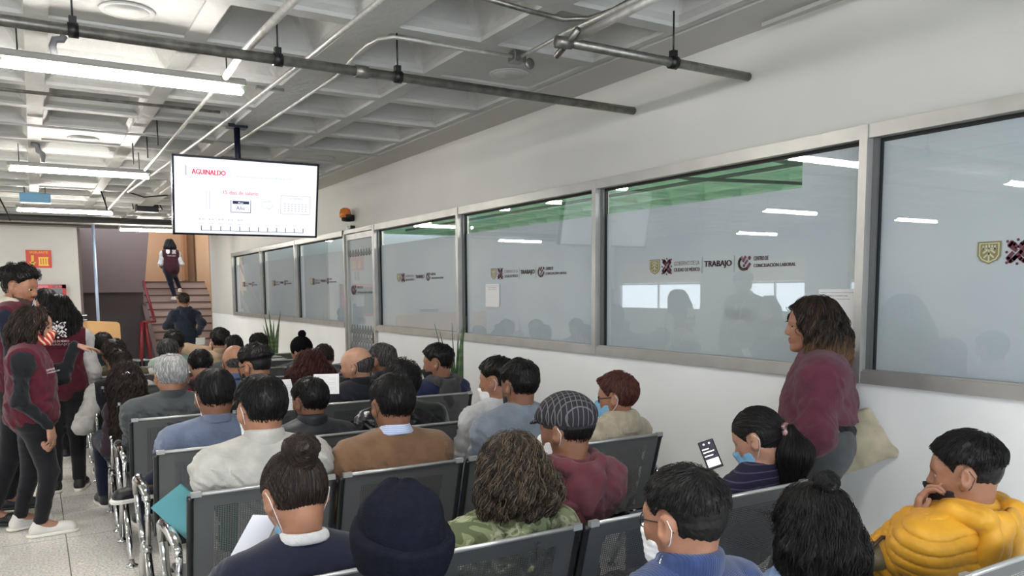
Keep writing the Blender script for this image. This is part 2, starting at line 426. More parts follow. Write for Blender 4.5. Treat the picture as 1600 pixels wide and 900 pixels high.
def hair_build(st, o, h, D):
    """returns vertices, faces in the head frame"""
    fem = o.get('fem'); seed = o.get('seed', 1); T = o.get('top', .022); S = o.get('side', .008)
    tous = o.get('tousle', .004); L = o.get('len', .18); wave = o.get('wave', 0.0)
    dens = max(.12, min(1.0, 2.6 / D)); sw = max(.0010, D / 1232 * .55)
    dn = A(*o.get('down', (0, 0, -1.0)))
    if st == 'short':
        fr = o.get('fringe', 0.0)
        F = Field([ell(SK['c'], SK['r'] + .05, k=.01)], h); P = None
        F.F[:] = .2
        G = F.P().reshape(-1, 3).astype(np.float64); z = G[:, 2]; y = G[:, 1]
        t = S + (T - S) * sst(o.get('z0', .03), o.get('z1', .09), z + .25 * np.maximum(0, y)) 
        t = t * (1 - o.get('tap', .72) * sst(.03, -.055, z)) + fr * sst(.05, .10, y) * sst(.06, .10, z)
        d = shell(G, t); hl = hairline(G, o.get('hl', .074), o.get('nape', -.072))
        if o.get('reced'): hl = np.maximum(hl, .028 - np.sqrt((G[:, 0]) ** 2 * .5 + ((y - .07)) ** 2 * .35 + (z - .10) ** 2))
        if o.get('crown'): hl = np.maximum(hl, o['crown'] - np.sqrt(G[:, 0] ** 2 + (y + .045) ** 2 + (z - .112) ** 2))
        f = np.maximum(d, hl) + .003
        f = f + tous * wob(G, o.get('tf', 75), seed) * sst(-.02, .06, z + .3 * y) + .0012 * wob(G, 200, seed + 1)
        F.F = f.reshape(F.n).astype(np.float32)
        V, Q = F.mesh()
        a = A(0, -.05, .13)
        def flow(p):
            d = p - a; d[:, 1] += .02 * sst(.06, .12, p[:, 2]); d[:, 2] -= .05 * sst(.08, .0, p[:, 2]); return nrmr(d)
        SV, SQ = strands(F, int(o.get('ns', 2600) * dens), o.get('sl', .035), sw, flow, seed, lift=o.get('lift', .005), jit=o.get('jit', .35), steps=4, lw=lambda p: np.clip(-hairline(p, o.get('hl', .074), o.get('nape', -.072)) / .030, 0, 1) * np.maximum(.0, sst(o.get('zs', -.09), o.get('zs', -.09) + .06, p[:, 2] + .2 * p[:, 1])))
    elif st == 'ring':                                   # bald top, hair round the back and sides
        F = Field([ell(SK['c'], SK['r'] + .03, k=.01)], h)
        G = F.P().reshape(-1, 3).astype(np.float64)
        d = shell(G, o.get('side', .007)); hl = np.maximum(hairline(G, .06, -.055), G[:, 2] - o.get('ztop', .055) + .35 * (G[:, 1] + .09) * (G[:, 1] > -.09))
        F.F = (np.maximum(d, hl) + .001 + .0008 * wob(G, 120, seed)).reshape(F.n).astype(np.float32)
        V, Q = F.mesh()
        SV, SQ = strands(F, int(900 * dens), .016, sw, lambda p: nrmr(A(0, -.6, -1) + 0 * p), seed, lift=.002, jit=.3, steps=4, lw=lambda p: np.clip(-hairline(p, .06, -.055) / .02, 0, 1))
    else:
        pr = []
        th = o.get('th', .014)
        if st in ('long', 'bob', 'curly'):
            W = o.get('w', .085); zl = -L
            pr = [ell(SK['c'] + A(0, -.004, .004), SK['r'] + th, k=.03)]
            n = 7
            for i in range(n):
                a = math.pi * (i / (n - 1)) ; cx, cy = math.cos(a), -math.sin(a)
                x0, y0 = cx * .070, cy * .082 - .008
                fl = o.get('flare', 1.1)
                m1 = A(cx * W * .98, cy * .092 - .015, -.05); m2 = A(cx * W * fl * .95, cy * .085 - .02 + o.get('back', 0) * abs(cy), -.05) + dn * max(0.0, (L - .05) * (.9 + .1 * abs(cy)))
                pr += [cone((x0, y0, .0), m1, o.get('r0', .034), o.get('r0', .034), k=.035), cone(m1, m2, o.get('r0', .034), o.get('r1', .026), k=.035)]
        if st == 'pony':                                 # pulled back, tail down the back
            pr = [ell(SK['c'] + A(0, -.002, .002), SK['r'] + .009, k=.03), ]; tp0 = A(0, -.128, -.015); tail = [cone((0, -.09, .0), tp0, .024, .020, k=.03), cone(tp0, tp0 + A(0, -.03, 0) + dn * L * .4, .026, .060, k=.03), cone(tp0 + A(0, -.03, 0) + dn * L * .4, tp0 + A(0, -.02, 0) + dn * L, .060, .034, k=.04)]
        if st == 'bun':
            bz, by, br = o.get('bun', (.115, -.075, .042))
            pr = [ell(SK['c'] + A(0, -.003, .003), SK['r'] + .008, k=.025)]
        if st == 'half':                                 # long, with a small bun on the crown
            pass
        F = Field(pr, h, pad=.02)
        cutface = lambda P: np.maximum(.0 + (.066 - np.sqrt((P[:, 0] * o.get('fx', 1.0)) ** 2 + ((P[:, 2] + .012) * .62) ** 2)) , -(P[:, 1] - o.get('fy', .028))) * 1.0
        if st in ('long', 'bob', 'curly'):
            F.cut(lambda P: np.minimum(o.get('fr', .068) - np.sqrt((P[:, 0]) ** 2 + ((P[:, 2] - o.get('fz', -.005)) * .70) ** 2), P[:, 1] - o.get('fy', .020)), .01)
            F.cut(lambda P: np.minimum(P[:, 1] - .035, -(P[:, 2]) - .07), .01)
        else:
            F.cut(lambda P: np.where(P[:, 1] > -.125, hairline(P, .080, -.065, .022), -1.0), .004)
        if o.get('wob'): F.near(.06, lambda P: o['wob'] * wob(P * A(1, 1, .55), o.get('wf', 45), seed) * sst(.12, .0, P[:, 2]))
        if o.get('lock'): F.near(.05, lambda P: (o['lock'] * np.sin(np.arctan2(P[:, 0], -(P[:, 1] + .01)) * 9 + 1.6 * np.sin(P[:, 2] * 62 + seed) + 2 * wob(P, 14, seed)) + .5 * o['lock'] * np.sin(np.arctan2(P[:, 0], -(P[:, 1] + .01)) * 21 + 2.2 * np.sin(P[:, 2] * 80 + 1))) * sst(.11, .02, P[:, 2]))
        F.near(.02, lambda P: .0016 * np.sin(np.arctan2(P[:, 0], -(P[:, 1] + .01)) * 46 + 3 * wob(P, 30, seed)))
        V, Q = F.mesh()
        if st == 'pony':
            flow = lambda p: nrmr(tp0 - p)
            SV, SQ = strands(F, int(3000 * dens), .09, sw, flow, seed, lift=.002, jit=.08, steps=14)
            B = Field(tail, h, pad=.02); B.near(.03, lambda P: .005 * wob(P * A(1, 1, .4), 40, seed)); BV, BQ = B.mesh()
            SV2, SQ2 = strands(B, int(2600 * dens), .16, sw * 1.2, lambda p: dn + 0 * p, seed + 5, lift=.006, jit=.1, steps=14)
            Q = np.vstack([Q, BQ + len(V)]); V = np.vstack([V, BV]); SQ = np.vstack([SQ, SQ2 + len(SV)]); SV = np.vstack([SV, SV2])
        elif st == 'bun':
            tgt = A(0, by, bz)
            flow = lambda p: nrmr(tgt - p)
            SV, SQ = strands(F, int(3000 * dens), .11, sw, flow, seed, lift=.002, jit=.12, steps=7)
            B = Field([ell((0, by - .01, bz + .01), (br, br * .95, br * .88), k=.01), cone((0, by + .005, bz - .03), (0, by, bz), .03, .03, k=.02)], h)
            B.near(.02, lambda P: .003 * np.sin(12 * np.arctan2(P[:, 2] - bz - .01, P[:, 0]) * .5 + 260 * np.sqrt(P[:, 0] ** 2 + (P[:, 2] - bz) ** 2)))
            BV, BQ = B.mesh()
            c = A(0, by - .01, bz + .01)
            SV2, SQ2 = strands(B, int(1400 * dens), .09, sw, lambda p: nrmr(np.cross(p - c, A(.2, 1, .3)) + 0 * p), seed + 5, lift=.003, jit=.15, steps=8)
            Q = np.vstack([Q, BQ + len(V)]); V = np.vstack([V, BV])
            SQ = np.vstack([SQ, SQ2 + len(SV)]); SV = np.vstack([SV, SV2])
        else:
            def flow(p):
                d = p - A(o.get('part', 0.0), -.02, .17); d = nrmr(d); t = sst(.09, .02, p[:, 2])[:, None]
                return nrmr(d * (1 - t) + (dn + A(0, -.05, 0)) * t)
            SV, SQ = strands(F, int(o.get('ns', 4200) * dens), o.get('sl', L * .75 + .05), sw * o.get('sw', 1.15), flow, seed, lift=o.get('lift', .008), wave=wave, wf=o.get('wfreq', 70), steps=o.get('steps', 14), jit=o.get('jit', .12), lay=.002)
    ang = np.arctan2(V[:, 0], -(V[:, 1] + .01))
    tb = .35 + .25 * np.sin(ang * 31 + 2 * np.sin(ang * 7 + V[:, 2] * 25)) + .15 * np.sin(ang * 83 + V[:, 2] * 12)
    if o.get('tips'): tb = tb * .5 + o['tips'] * sst(-.02, -L * 1.0, V[:, 2])
    if len(SV):
        rs = np.random.default_rng(seed + 77).uniform(0, 1, len(SV) // 12 + 60) ** 1.6
        k = 3 * (o.get('steps', 14) + 1) if st in ('long', 'bob', 'curly', 'pony') else 15
        tsv = rs[np.minimum(np.arange(len(SV)) // k, len(rs) - 1)]
        if o.get('tips'): tsv = tsv * .5 + o['tips'] * .8 * sst(-.02, -L * 1.0, SV[:, 2])
        Q = np.vstack([Q, SQ + len(V)]); V = np.vstack([V, SV]); tb = np.concatenate([tb, tsv])
    return V, Q, tb

# ------------------------------------------------------------------ hands
def hand_prims(w, d, n, side, curl=(.35, .4, .45, .5), s=1.0, thumb=.5, spread=.0):
    """w wrist, d direction of the fingers, n the way the palm faces, side +1/-1: which way the thumb lies along cross(d,n)"""
    d = nrm(d); n = nrm(n - d * (n @ d)); l = np.cross(d, n) * side; P = []
    k0 = w + d * .085 * s
    for j, (o, f) in enumerate(((.030, .92), (.010, 1.0), (-.010, .95), (-.028, .78))):
        kn = w + d * (.088 - .006 * abs(j - 1)) * s + l * o * s
        P.append(cone(w + l * o * .55 * s + d * .01, kn, .0135 * s, .0115 * s, k=.012, g=9))
        a = curl[j] * .55; b = kn; dd = nrm(d + l * spread * (1.2 - j) * .25)
        for q, (ln, r0, r1) in enumerate(((.042, .0092, .0082), (.026, .0082, .0074), (.021, .0074, .0062))):
            u = dd * math.cos(a) + n * math.sin(a); e = b + u * ln * f * s
            P.append(cone(b, e, r0 * s, r1 * s, k=.003, g=9)); b = e; a += curl[j]
    tb = w + d * .022 * s + l * .022 * s
    t1 = tb + (d * .55 + l * .75 * thumb + n * .35) * .040 * s; t2 = t1 + (d * .8 + l * .2 * thumb + n * .3) * .030 * s; t3 = t2 + (d * .95 + n * .25 - l * .1) * .024 * s
    P += [cone(tb, t1, .0135 * s, .0105 * s, k=.010, g=9), cone(t1, t2, .0100 * s, .0088 * s, k=.003, g=9), cone(t2, t3, .0088 * s, .0068 * s, k=.003, g=9)]
    return P

# ------------------------------------------------------------------ persons
def R_body(yaw): return rotz(math.radians(yaw))
def R_head(yaw, pitch=0, roll=0): return rotz(math.radians(yaw)) @ rotx(math.radians(-pitch)) @ roty(math.radians(roll))

def bend(S, T, l1, l2, pole):
    """joint between S and T for two bones l1, l2, bent toward pole"""
    d = T - S; L = np.linalg.norm(d); u = d / (L + 1e-9)
    if L > (l1 + l2) * .995: T = S + u * (l1 + l2) * .995; L = (l1 + l2) * .995
    a = (l1 * l1 - l2 * l2 + L * L) / (2 * L); hh = math.sqrt(max(0, l1 * l1 - a * a))
    p = nrm(pole - u * (pole @ u)); return S + u * a + p * hh, T

def person(spec):
    o = dict(fem=False, hs=1.06, sw=.172, bw=1.0, byaw=0, yaw=0, pitch=5, roll=0, sit=True, hand_s=1.0, lean=0.0)
    o.update(spec); fem = o['fem']; hs = o['hs']; D = o['D']; h = o.get('h', min(.012, max(.0042, D * .0019)))
    H = A(*o['head']); Rh = R_head(o['yaw'], o['pitch'], o['roll']); B = R_body(o['byaw']); f = B @ A(0, 1, 0); r = B @ A(1, 0, 0); Z = A(0, 0, 1)
    mid = rotz(math.radians((o['yaw'] + o['byaw']) / 2))
    N = H + mid @ A(0, -.034, -.122) * hs                         # base of the neck
    N = N + f * o.get('nback', .018 if o['sit'] else -.01)
    bw = o['bw']
    if o['sit']:
        Pv = A(*o['seat'], .50) if 'seat' in o else A(N[0], N[1], 0) + f * .10 + Z * .50
        ht = None
    else:
        Pv = A(N[0], N[1], 0) - f * o.get('hipback', .0) + Z * (o.get('hip', N[2] - .50))
    u = nrm(N - Pv)
    C = N - u * .20; Wt = N - u * (np.linalg.norm(N - Pv) * .68)
    # upright frame of the torso
    rt = nrm(r - u * (r @ u)); ft = np.cross(u, rt); Rt = np.column_stack([rt, ft, u])
    torso = [ell(C, A(.158 * bw, .108 * bw, .19), Rt, k=.07, g=1), ell(Wt, A(.142 * bw, .108 * bw * o.get('belly', 1), .15), Rt, k=.07, g=1),
             ell(Pv + Z * .02, A(.17 * bw, .125 * bw, .12), Rt, k=.07, g=1)]
    if fem: torso += [ell(C + ft * .07 - u * .03 + rt * .07, A(.062, .058, .062) * o.get('bust', 1), Rt, k=.04, g=1), ell(C + ft * .07 - u * .03 - rt * .07, A(.062, .058, .062) * o.get('bust', 1), Rt, k=.04, g=1)]
    sw = o['sw'] * bw; SL = N - u * o.get('drop', .080) - rt * sw + ft * .0; SR = N - u * o.get('drop', .080) + rt * sw + ft * .0
    SL = SL + A(*o.get('shl', (0, 0, 0))); SR = SR + A(*o.get('shr', (0, 0, 0)))
    for S in (SL, SR): torso += [cone(N + (S - N) * .30 - u * .012, S, .044 * bw, .056 * bw, k=.05, g=1), cone(N + (S - N) * .6 - u * .05, S - u * .03, .07 * bw, .058 * bw, k=.05, g=1)]
    torso.append(cone(N - u * .035, N - u * .09, .060, .09 * bw, k=.05, g=1))
    ar = .85 if fem else 1.0
    ar *= o.get('arm', 1.0); arms = []; wr = []
    for sd, S, key in ((-1, SL, 'L'), (1, SR, 'R')):
        tgt = o.get('wrist' + key)
        if callable(tgt): tgt = tgt(H, Rh, hs)
        if tgt is None: tgt = Pv + f * .26 + r * sd * .10 + Z * .10
        else: tgt = A(*tgt)
        if o.get('rel' + key): tgt = S + B @ A(*o['rel' + key])
        l1 = o.get('ua', .28); l2 = o.get('fa', .25)
        pole = o.get('pole' + key); pole = (r * sd * .5 - f * .6 - Z * .7) if pole is None else B @ A(*pole)
        E, T = bend(S, tgt, l1, l2, pole)
        arms.append((S, E, T, sd, key)); wr.append(T)
    armp = []
    for S, E, T, sd, key in arms:
        g = 2 if sd < 0 else 3
        armp += [cone(S, E, .052 * ar * bw, .041 * ar, k=.03, g=g), cone(E, T, .041 * ar, .027 * ar, k=.012, g=g + 2)]
    hands = []
    for S, E, T, sd, key in arms:
        hd = o.get('hand' + key)
        if hd: d, n = A(*hd[0]), A(*hd[1]); cu = hd[2]; th = hd[3] if len(hd) > 3 else .6; ts = hd[4] if len(hd) > 4 else sd
        else: d, n, cu, th, ts = nrm(T - E) + Z * -.3 + r * -sd * .5, -Z, (.4, .45, .5, .5), .5, sd
        hands += hand_prims(T + nrm(T - E) * .01, d, n, ts if hd else sd, cu, hs * o['hand_s'] * (.9 if fem else 1), th)
    legs = []; feet = []
    if o['sit']:
        for sd in (-1, 1):
            hp = Pv + r * sd * .09 - Z * .01; kn = o.get('knee' + ('L' if sd < 0 else 'R'))
            kn = A(*kn) if kn is not None else hp + f * .42 + r * sd * .05 + Z * .03
            an = o.get('ank' + ('L' if sd < 0 else 'R')); an = A(*an) if an is not None else A(kn[0], kn[1], .09) + f * .03
            legs += [cone(hp, kn, .085 * bw, .060, k=.05, g=6), cone(kn, an, .058, .038, k=.02, g=7)]
            fd = o.get('foot' + ('L' if sd < 0 else 'R')); feet.append((an, nrm(A(*fd)) if fd is not None else nrm(A(f[0], f[1], 0) + r * sd * .15)))
    else:
        hipz = Pv[2]; G = o.get('ground', 0.0)
        for i, sd in enumerate((-1, 1)):
            hp = Pv + r * sd * .085 - Z * .03; an = o.get('ank' + ('L' if sd < 0 else 'R'))
            an = A(*an) if an is not None else A(hp[0], hp[1], G + .09)
            ll = (hipz - .03 - G - .09) * .5 * o.get('legk', 1.02)
            kn, an = bend(hp, an, ll, ll, f)
            legs += [cone(hp, kn, .088 * bw * o.get('thigh', 1), .056, k=.05, g=6), cone(kn, an, .054 * o.get('calf', 1), .036, k=.02, g=7)]
            fd = o.get('foot' + ('L' if sd < 0 else 'R')); feet.append((an, nrm(A(*fd)) if fd is not None else nrm(A(f[0], f[1], 0) + r * sd * .12)))
    hp_ = xform(head_prims(fem, o.get('jaw', 1.0), o.get('nose', 1.0)), Rh, H, hs)
    neck = [cone(H + Rh @ A(0, -.020, -.055) * hs, N - u * .01, .0425 * hs * (.86 if fem else 1.08), .050 * (.88 if fem else 1.08), k=.035)]
    footp = []
    for an, fd in feet: footp += [cone(an, an + fd * .13 - Z * .05, .034, .028, k=.02, g=8)]
    root_loc = A(Pv[0], Pv[1], 0.0 if o['sit'] else o.get('ground', 0.0))
    body = Field(hp_ + neck + torso + armp + hands + legs + footp, h, pad=.01)
    V, Q = body.mesh()
    loc = ((V - H) @ Rh) / hs
    # lips and eyes as colour regions of the face
    fc = loc[Q].mean(1); mi = np.zeros(len(Q), int)
    if D < 9:
        mi[(fc[:, 1] > .074) & (np.abs(fc[:, 0]) < .024) & (np.abs(fc[:, 2] + .0565) < .0125 - .25 * np.abs(fc[:, 0]) * .5)] = 1
        for sx in (-1, 1):
            e = np.linalg.norm(fc - A(sx * .031, .070, .004), axis=1)
            m = (e < .0155) & (fc[:, 1] > .076) & (fc[:, 2] < .0066 - 12 * (fc[:, 0] - sx * .031) ** 2) & (fc[:, 2] > -.0028 + 8 * (fc[:, 0] - sx * .031) ** 2); mi[m] = 2
            mi[m & (np.hypot(fc[:, 0] - sx * .031, fc[:, 2] - .0028) < .0066)] = 3
            mi[(e < .0170) & (fc[:, 1] > .070) & (fc[:, 2] >= .0062 - 12 * (fc[:, 0] - sx * .031) ** 2) & (fc[:, 2] < .0092 - 10 * (fc[:, 0] - sx * .031) ** 2)] = 3
    if o.get('beard'):
        fc = fc + .004 * wob(fc, 90, 3)[:, None]
        bd = (fc[:, 2] > -.112) & (mi == 0) & (((fc[:, 1] > -.004) & (fc[:, 2] < -.060 + .5 * np.maximum(0, .030 - fc[:, 1]))) | ((np.abs(fc[:, 0]) < .024) & (fc[:, 2] < -.038) & (fc[:, 2] > -.047) & (fc[:, 1] > .07)))
        bd &= np.abs(fc[:, 0]) < .09; mi[bd] = 4
    sk = skin('skin_tone_' + o.get('skin', 'tan'), SKIN[o.get('skin', 'tan')])
    ms = [sk, mat('lips', (150, 84, 74), rough=.45), mat('eye_white', (215, 208, 200), rough=.25), mat('iris', (38, 24, 16), rough=.15), mat('stubble', (72, 54, 46), rough=.8)]
    P0 = mesh_obj('person', V - root_loc, Q, ms, None, True, mi)
    P0.location = root_loc
    tag(P0, o['label'], 'person', o.get('group'))
    def child(name, V, Q, m, label=None, mid=None, smooth=True, parent=None):
        c = mesh_obj(name, V - root_loc, Q, m, parent or P0, smooth, mid)
        if label: c['label'] = label
        return c
    toW = lambda V: (Rh @ (V * hs).T).T + H
    # hair
    hh = max(.0028, min(.008, D * .0013))
    if o.get('hair'):
        def hchild(nm, st, ho):
            HV, HQ, tb = hair_build(st, ho, hh, D); c_ = child(nm, toW(HV), HQ, hairmat(*o['hm']))
            at = c_.data.attributes.new('tint', 'FLOAT', 'POINT'); at.data.foreach_set('value', tb.astype(np.float32))
        hchild('hair', o['hair'], dict(o.get('ho', {}), seed=o.get('seed', 3), down=Rh.T @ A(0, 0, -1.0)))
        for extra in o.get('hair2', []):
            hchild('hair_bun' if extra[0] == 'bun' else 'hair', extra[0], dict(extra[1], seed=o.get('seed', 3) + 9))
    # eyebrows
    if D < 7.5 and o.get('brow', True):
        for sx in (-1, 1):
            F = Field([cone((sx * .050, .0685, .027), (sx * .032, .0810, .033), .0028, .0040, k=.006), cone((sx * .032, .0810, .033), (sx * .014, .0875, .028), .0040, .0036, k=.006)], .002)
            BV, BQ = F.mesh(); child('eyebrow', toW(BV), BQ, hairmat(*o.get('bm', ('black_hair', (16, 13, 12)))))
    # ---- garments
    allw = {'torso': torso, 'arm': armp, 'leg': legs}
    for gm in o.get('wear', []):
        garment(o, gm, child, torso, armp, arms, legs, neck, N, u, rt, ft, Rt, Pv, C, H, Rh, hs, h, B, feet)
    # ---- shoes
    if o.get('shoes'):
        sm = o['shoes']
        if o.get('shoe_side'): pass
        for an, fd in feet:
            c = A(an[0], an[1], 0) + Z * (an[2] - .09); sd_ = np.cross(Z, fd)
            F = Field([cone(c + Z * .055 - fd * .015, c + Z * .085 - fd * .01, .040, .038, k=.03), cone(c + Z * .038 - fd * .035, c + Z * .036 + fd * .17, .036, .036, k=.03),
                       cone(c + Z * .040 + fd * .13, c + Z * .034 + fd * .175, .042, .036, k=.03)], max(.004, h * .8))
            F.cut(lambda P: (c[2] + .012) - P[:, 2]); SV, SQ = F.mesh()
            sh = child('shoe', SV, SQ, sm)
            G = Field([cone(c + Z * .012 - fd * .045, c + Z * .012 + fd * .185, .044, .046, k=.02), cone(c + Z * .012 + fd * .08, c + Z * .012 + fd * .16, .048, .048, k=.02)], max(.004, h * .8))
            G.cut(lambda P: np.abs(P[:, 2] - c[2] - .012) - .012); GV, GQ = G.mesh()
            child('sole', GV, GQ, o.get('sole', mat('white_rubber', (225, 222, 214), rough=.5)), parent=sh)
    # ---- mask
    if o.get('mask'):
        mk, low = o['mask']; m = mat('mask_' + mk, MASKS[mk], rough=.7, bump=.2, bscale=120) if mk != 'print' else mask_print()
        sh_ = -.03 * low
        fp = [cone((0, .022, -.018), (0, .042, -.070), .0695 * (.96 if fem else 1), .053, k=.03), cone((0, .088, -.008), (0, .102, -.022), .012, .017, k=.03), cone((0, .086, -.05), (0, .080, -.086), .020, .023, k=.03)]
        F = Field(inflate(fp, .0045), max(.0025, min(.005, hh)))
        zt = (-.006 + sh_)
        F.cut(lambda P: P[:, 2] - (zt - .32 * np.abs(P[:, 0])), .003); F.cut(lambda P: -.104 + sh_ * .4 - P[:, 2], .003); F.cut(lambda P: .026 - P[:, 1] + .15 * (P[:, 2] + .05), .003)
        F.near(.01, lambda P: .0006 * np.sin(P[:, 2] * 420))
        MV, MQ = F.mesh(); mo = child('face_mask', toW(MV), MQ, m)
        for sx in (-1, 1):
            mb = MB(); e0 = A(sx * .060, .024, -.030 + sh_); e1 = A(sx * .050, .024, -.075 + sh_ * .6)
            mb.tube([toW(p[None])[0] - root_loc for p in (e0, A(sx * .078, .0, .012), A(sx * .088, -.022, .022), A(sx * .088, -.034, .0), A(sx * .078, -.020, -.030), A(sx * .066, .0, -.052), e1)], .0013 * max(1, D / 3.2), 5)
            lp = mb.build('ear_loop', mat('mask_loop_dark', (24, 24, 28)) if mk == 'black' else mat('mask_loop_pale', (225, 225, 225)), P0); lp.parent = mo
    if o.get('glasses'):
        mb = MB(); T = lambda p: tuple(toW(A(*p)[None])[0] - root_loc); w = .0016 * max(1, D / 3)
        for sx in (-1, 1):
            ring = [T((sx * .033 + .025 * math.cos(a) * (1 if abs(math.cos(a)) < .8 else .96), .094 - .012 * abs(math.cos(a) * .5 + .5 * sx), .002 + .018 * math.sin(a))) for a in np.linspace(0, 2 * PI, 17)]
            mb.tube(ring, w, 5, cap=False); mb.tube([T((sx * .058, .082, .008)), T((sx * .076, .03, .012)), T((sx * .083, -.012, .014)), T((sx * .080, -.032, -.006))], w, 5)
        mb.tube([T((-.009, .098, .006)), T((0, .101, .009)), T((.009, .098, .006))], w, 5)
        mb.build('glasses', o['glasses'], P0)
    if o.get('hat'): HATS[o['hat']](o, child, toW, hh)
    if o.get('post'): o['post'](o, P0, child, dict(N=N, u=u, rt=rt, ft=ft, Rt=Rt, Pv=Pv, C=C, H=H, Rh=Rh, hs=hs, SL=SL, SR=SR, arms=arms, h=h, toW=toW, root=root_loc, B=B, torso=torso))
    return P0

def ring_pts(N, rt, ft, u, rad, z, tilt=.35, n=14, squash=1.0, a0=0, a1=2 * PI, off=0):
    out = []
    for i in range(n + (0 if a1 - a0 >= 2 * PI - 1e-3 else 1)):
        a = a0 + (a1 - a0) * i / n
        out.append(N + rt * math.sin(a) * rad + ft * (-math.cos(a) * rad * squash + off) + u * (z + tilt * rad * math.cos(a)))
    return out
SHR = np.array([[1, 0, .55], [0, 1, 0], [.35, 0, 1.0]])
def chain(pts, r, k=.008, closed=False, g=0):
    m = len(pts); rr = r if isinstance(r, (list, tuple)) else [r] * m
    return [cone(pts[i], pts[(i + 1) % m], rr[i], rr[(i + 1) % m], k=k, g=g) for i in range(m if closed else m - 1)]

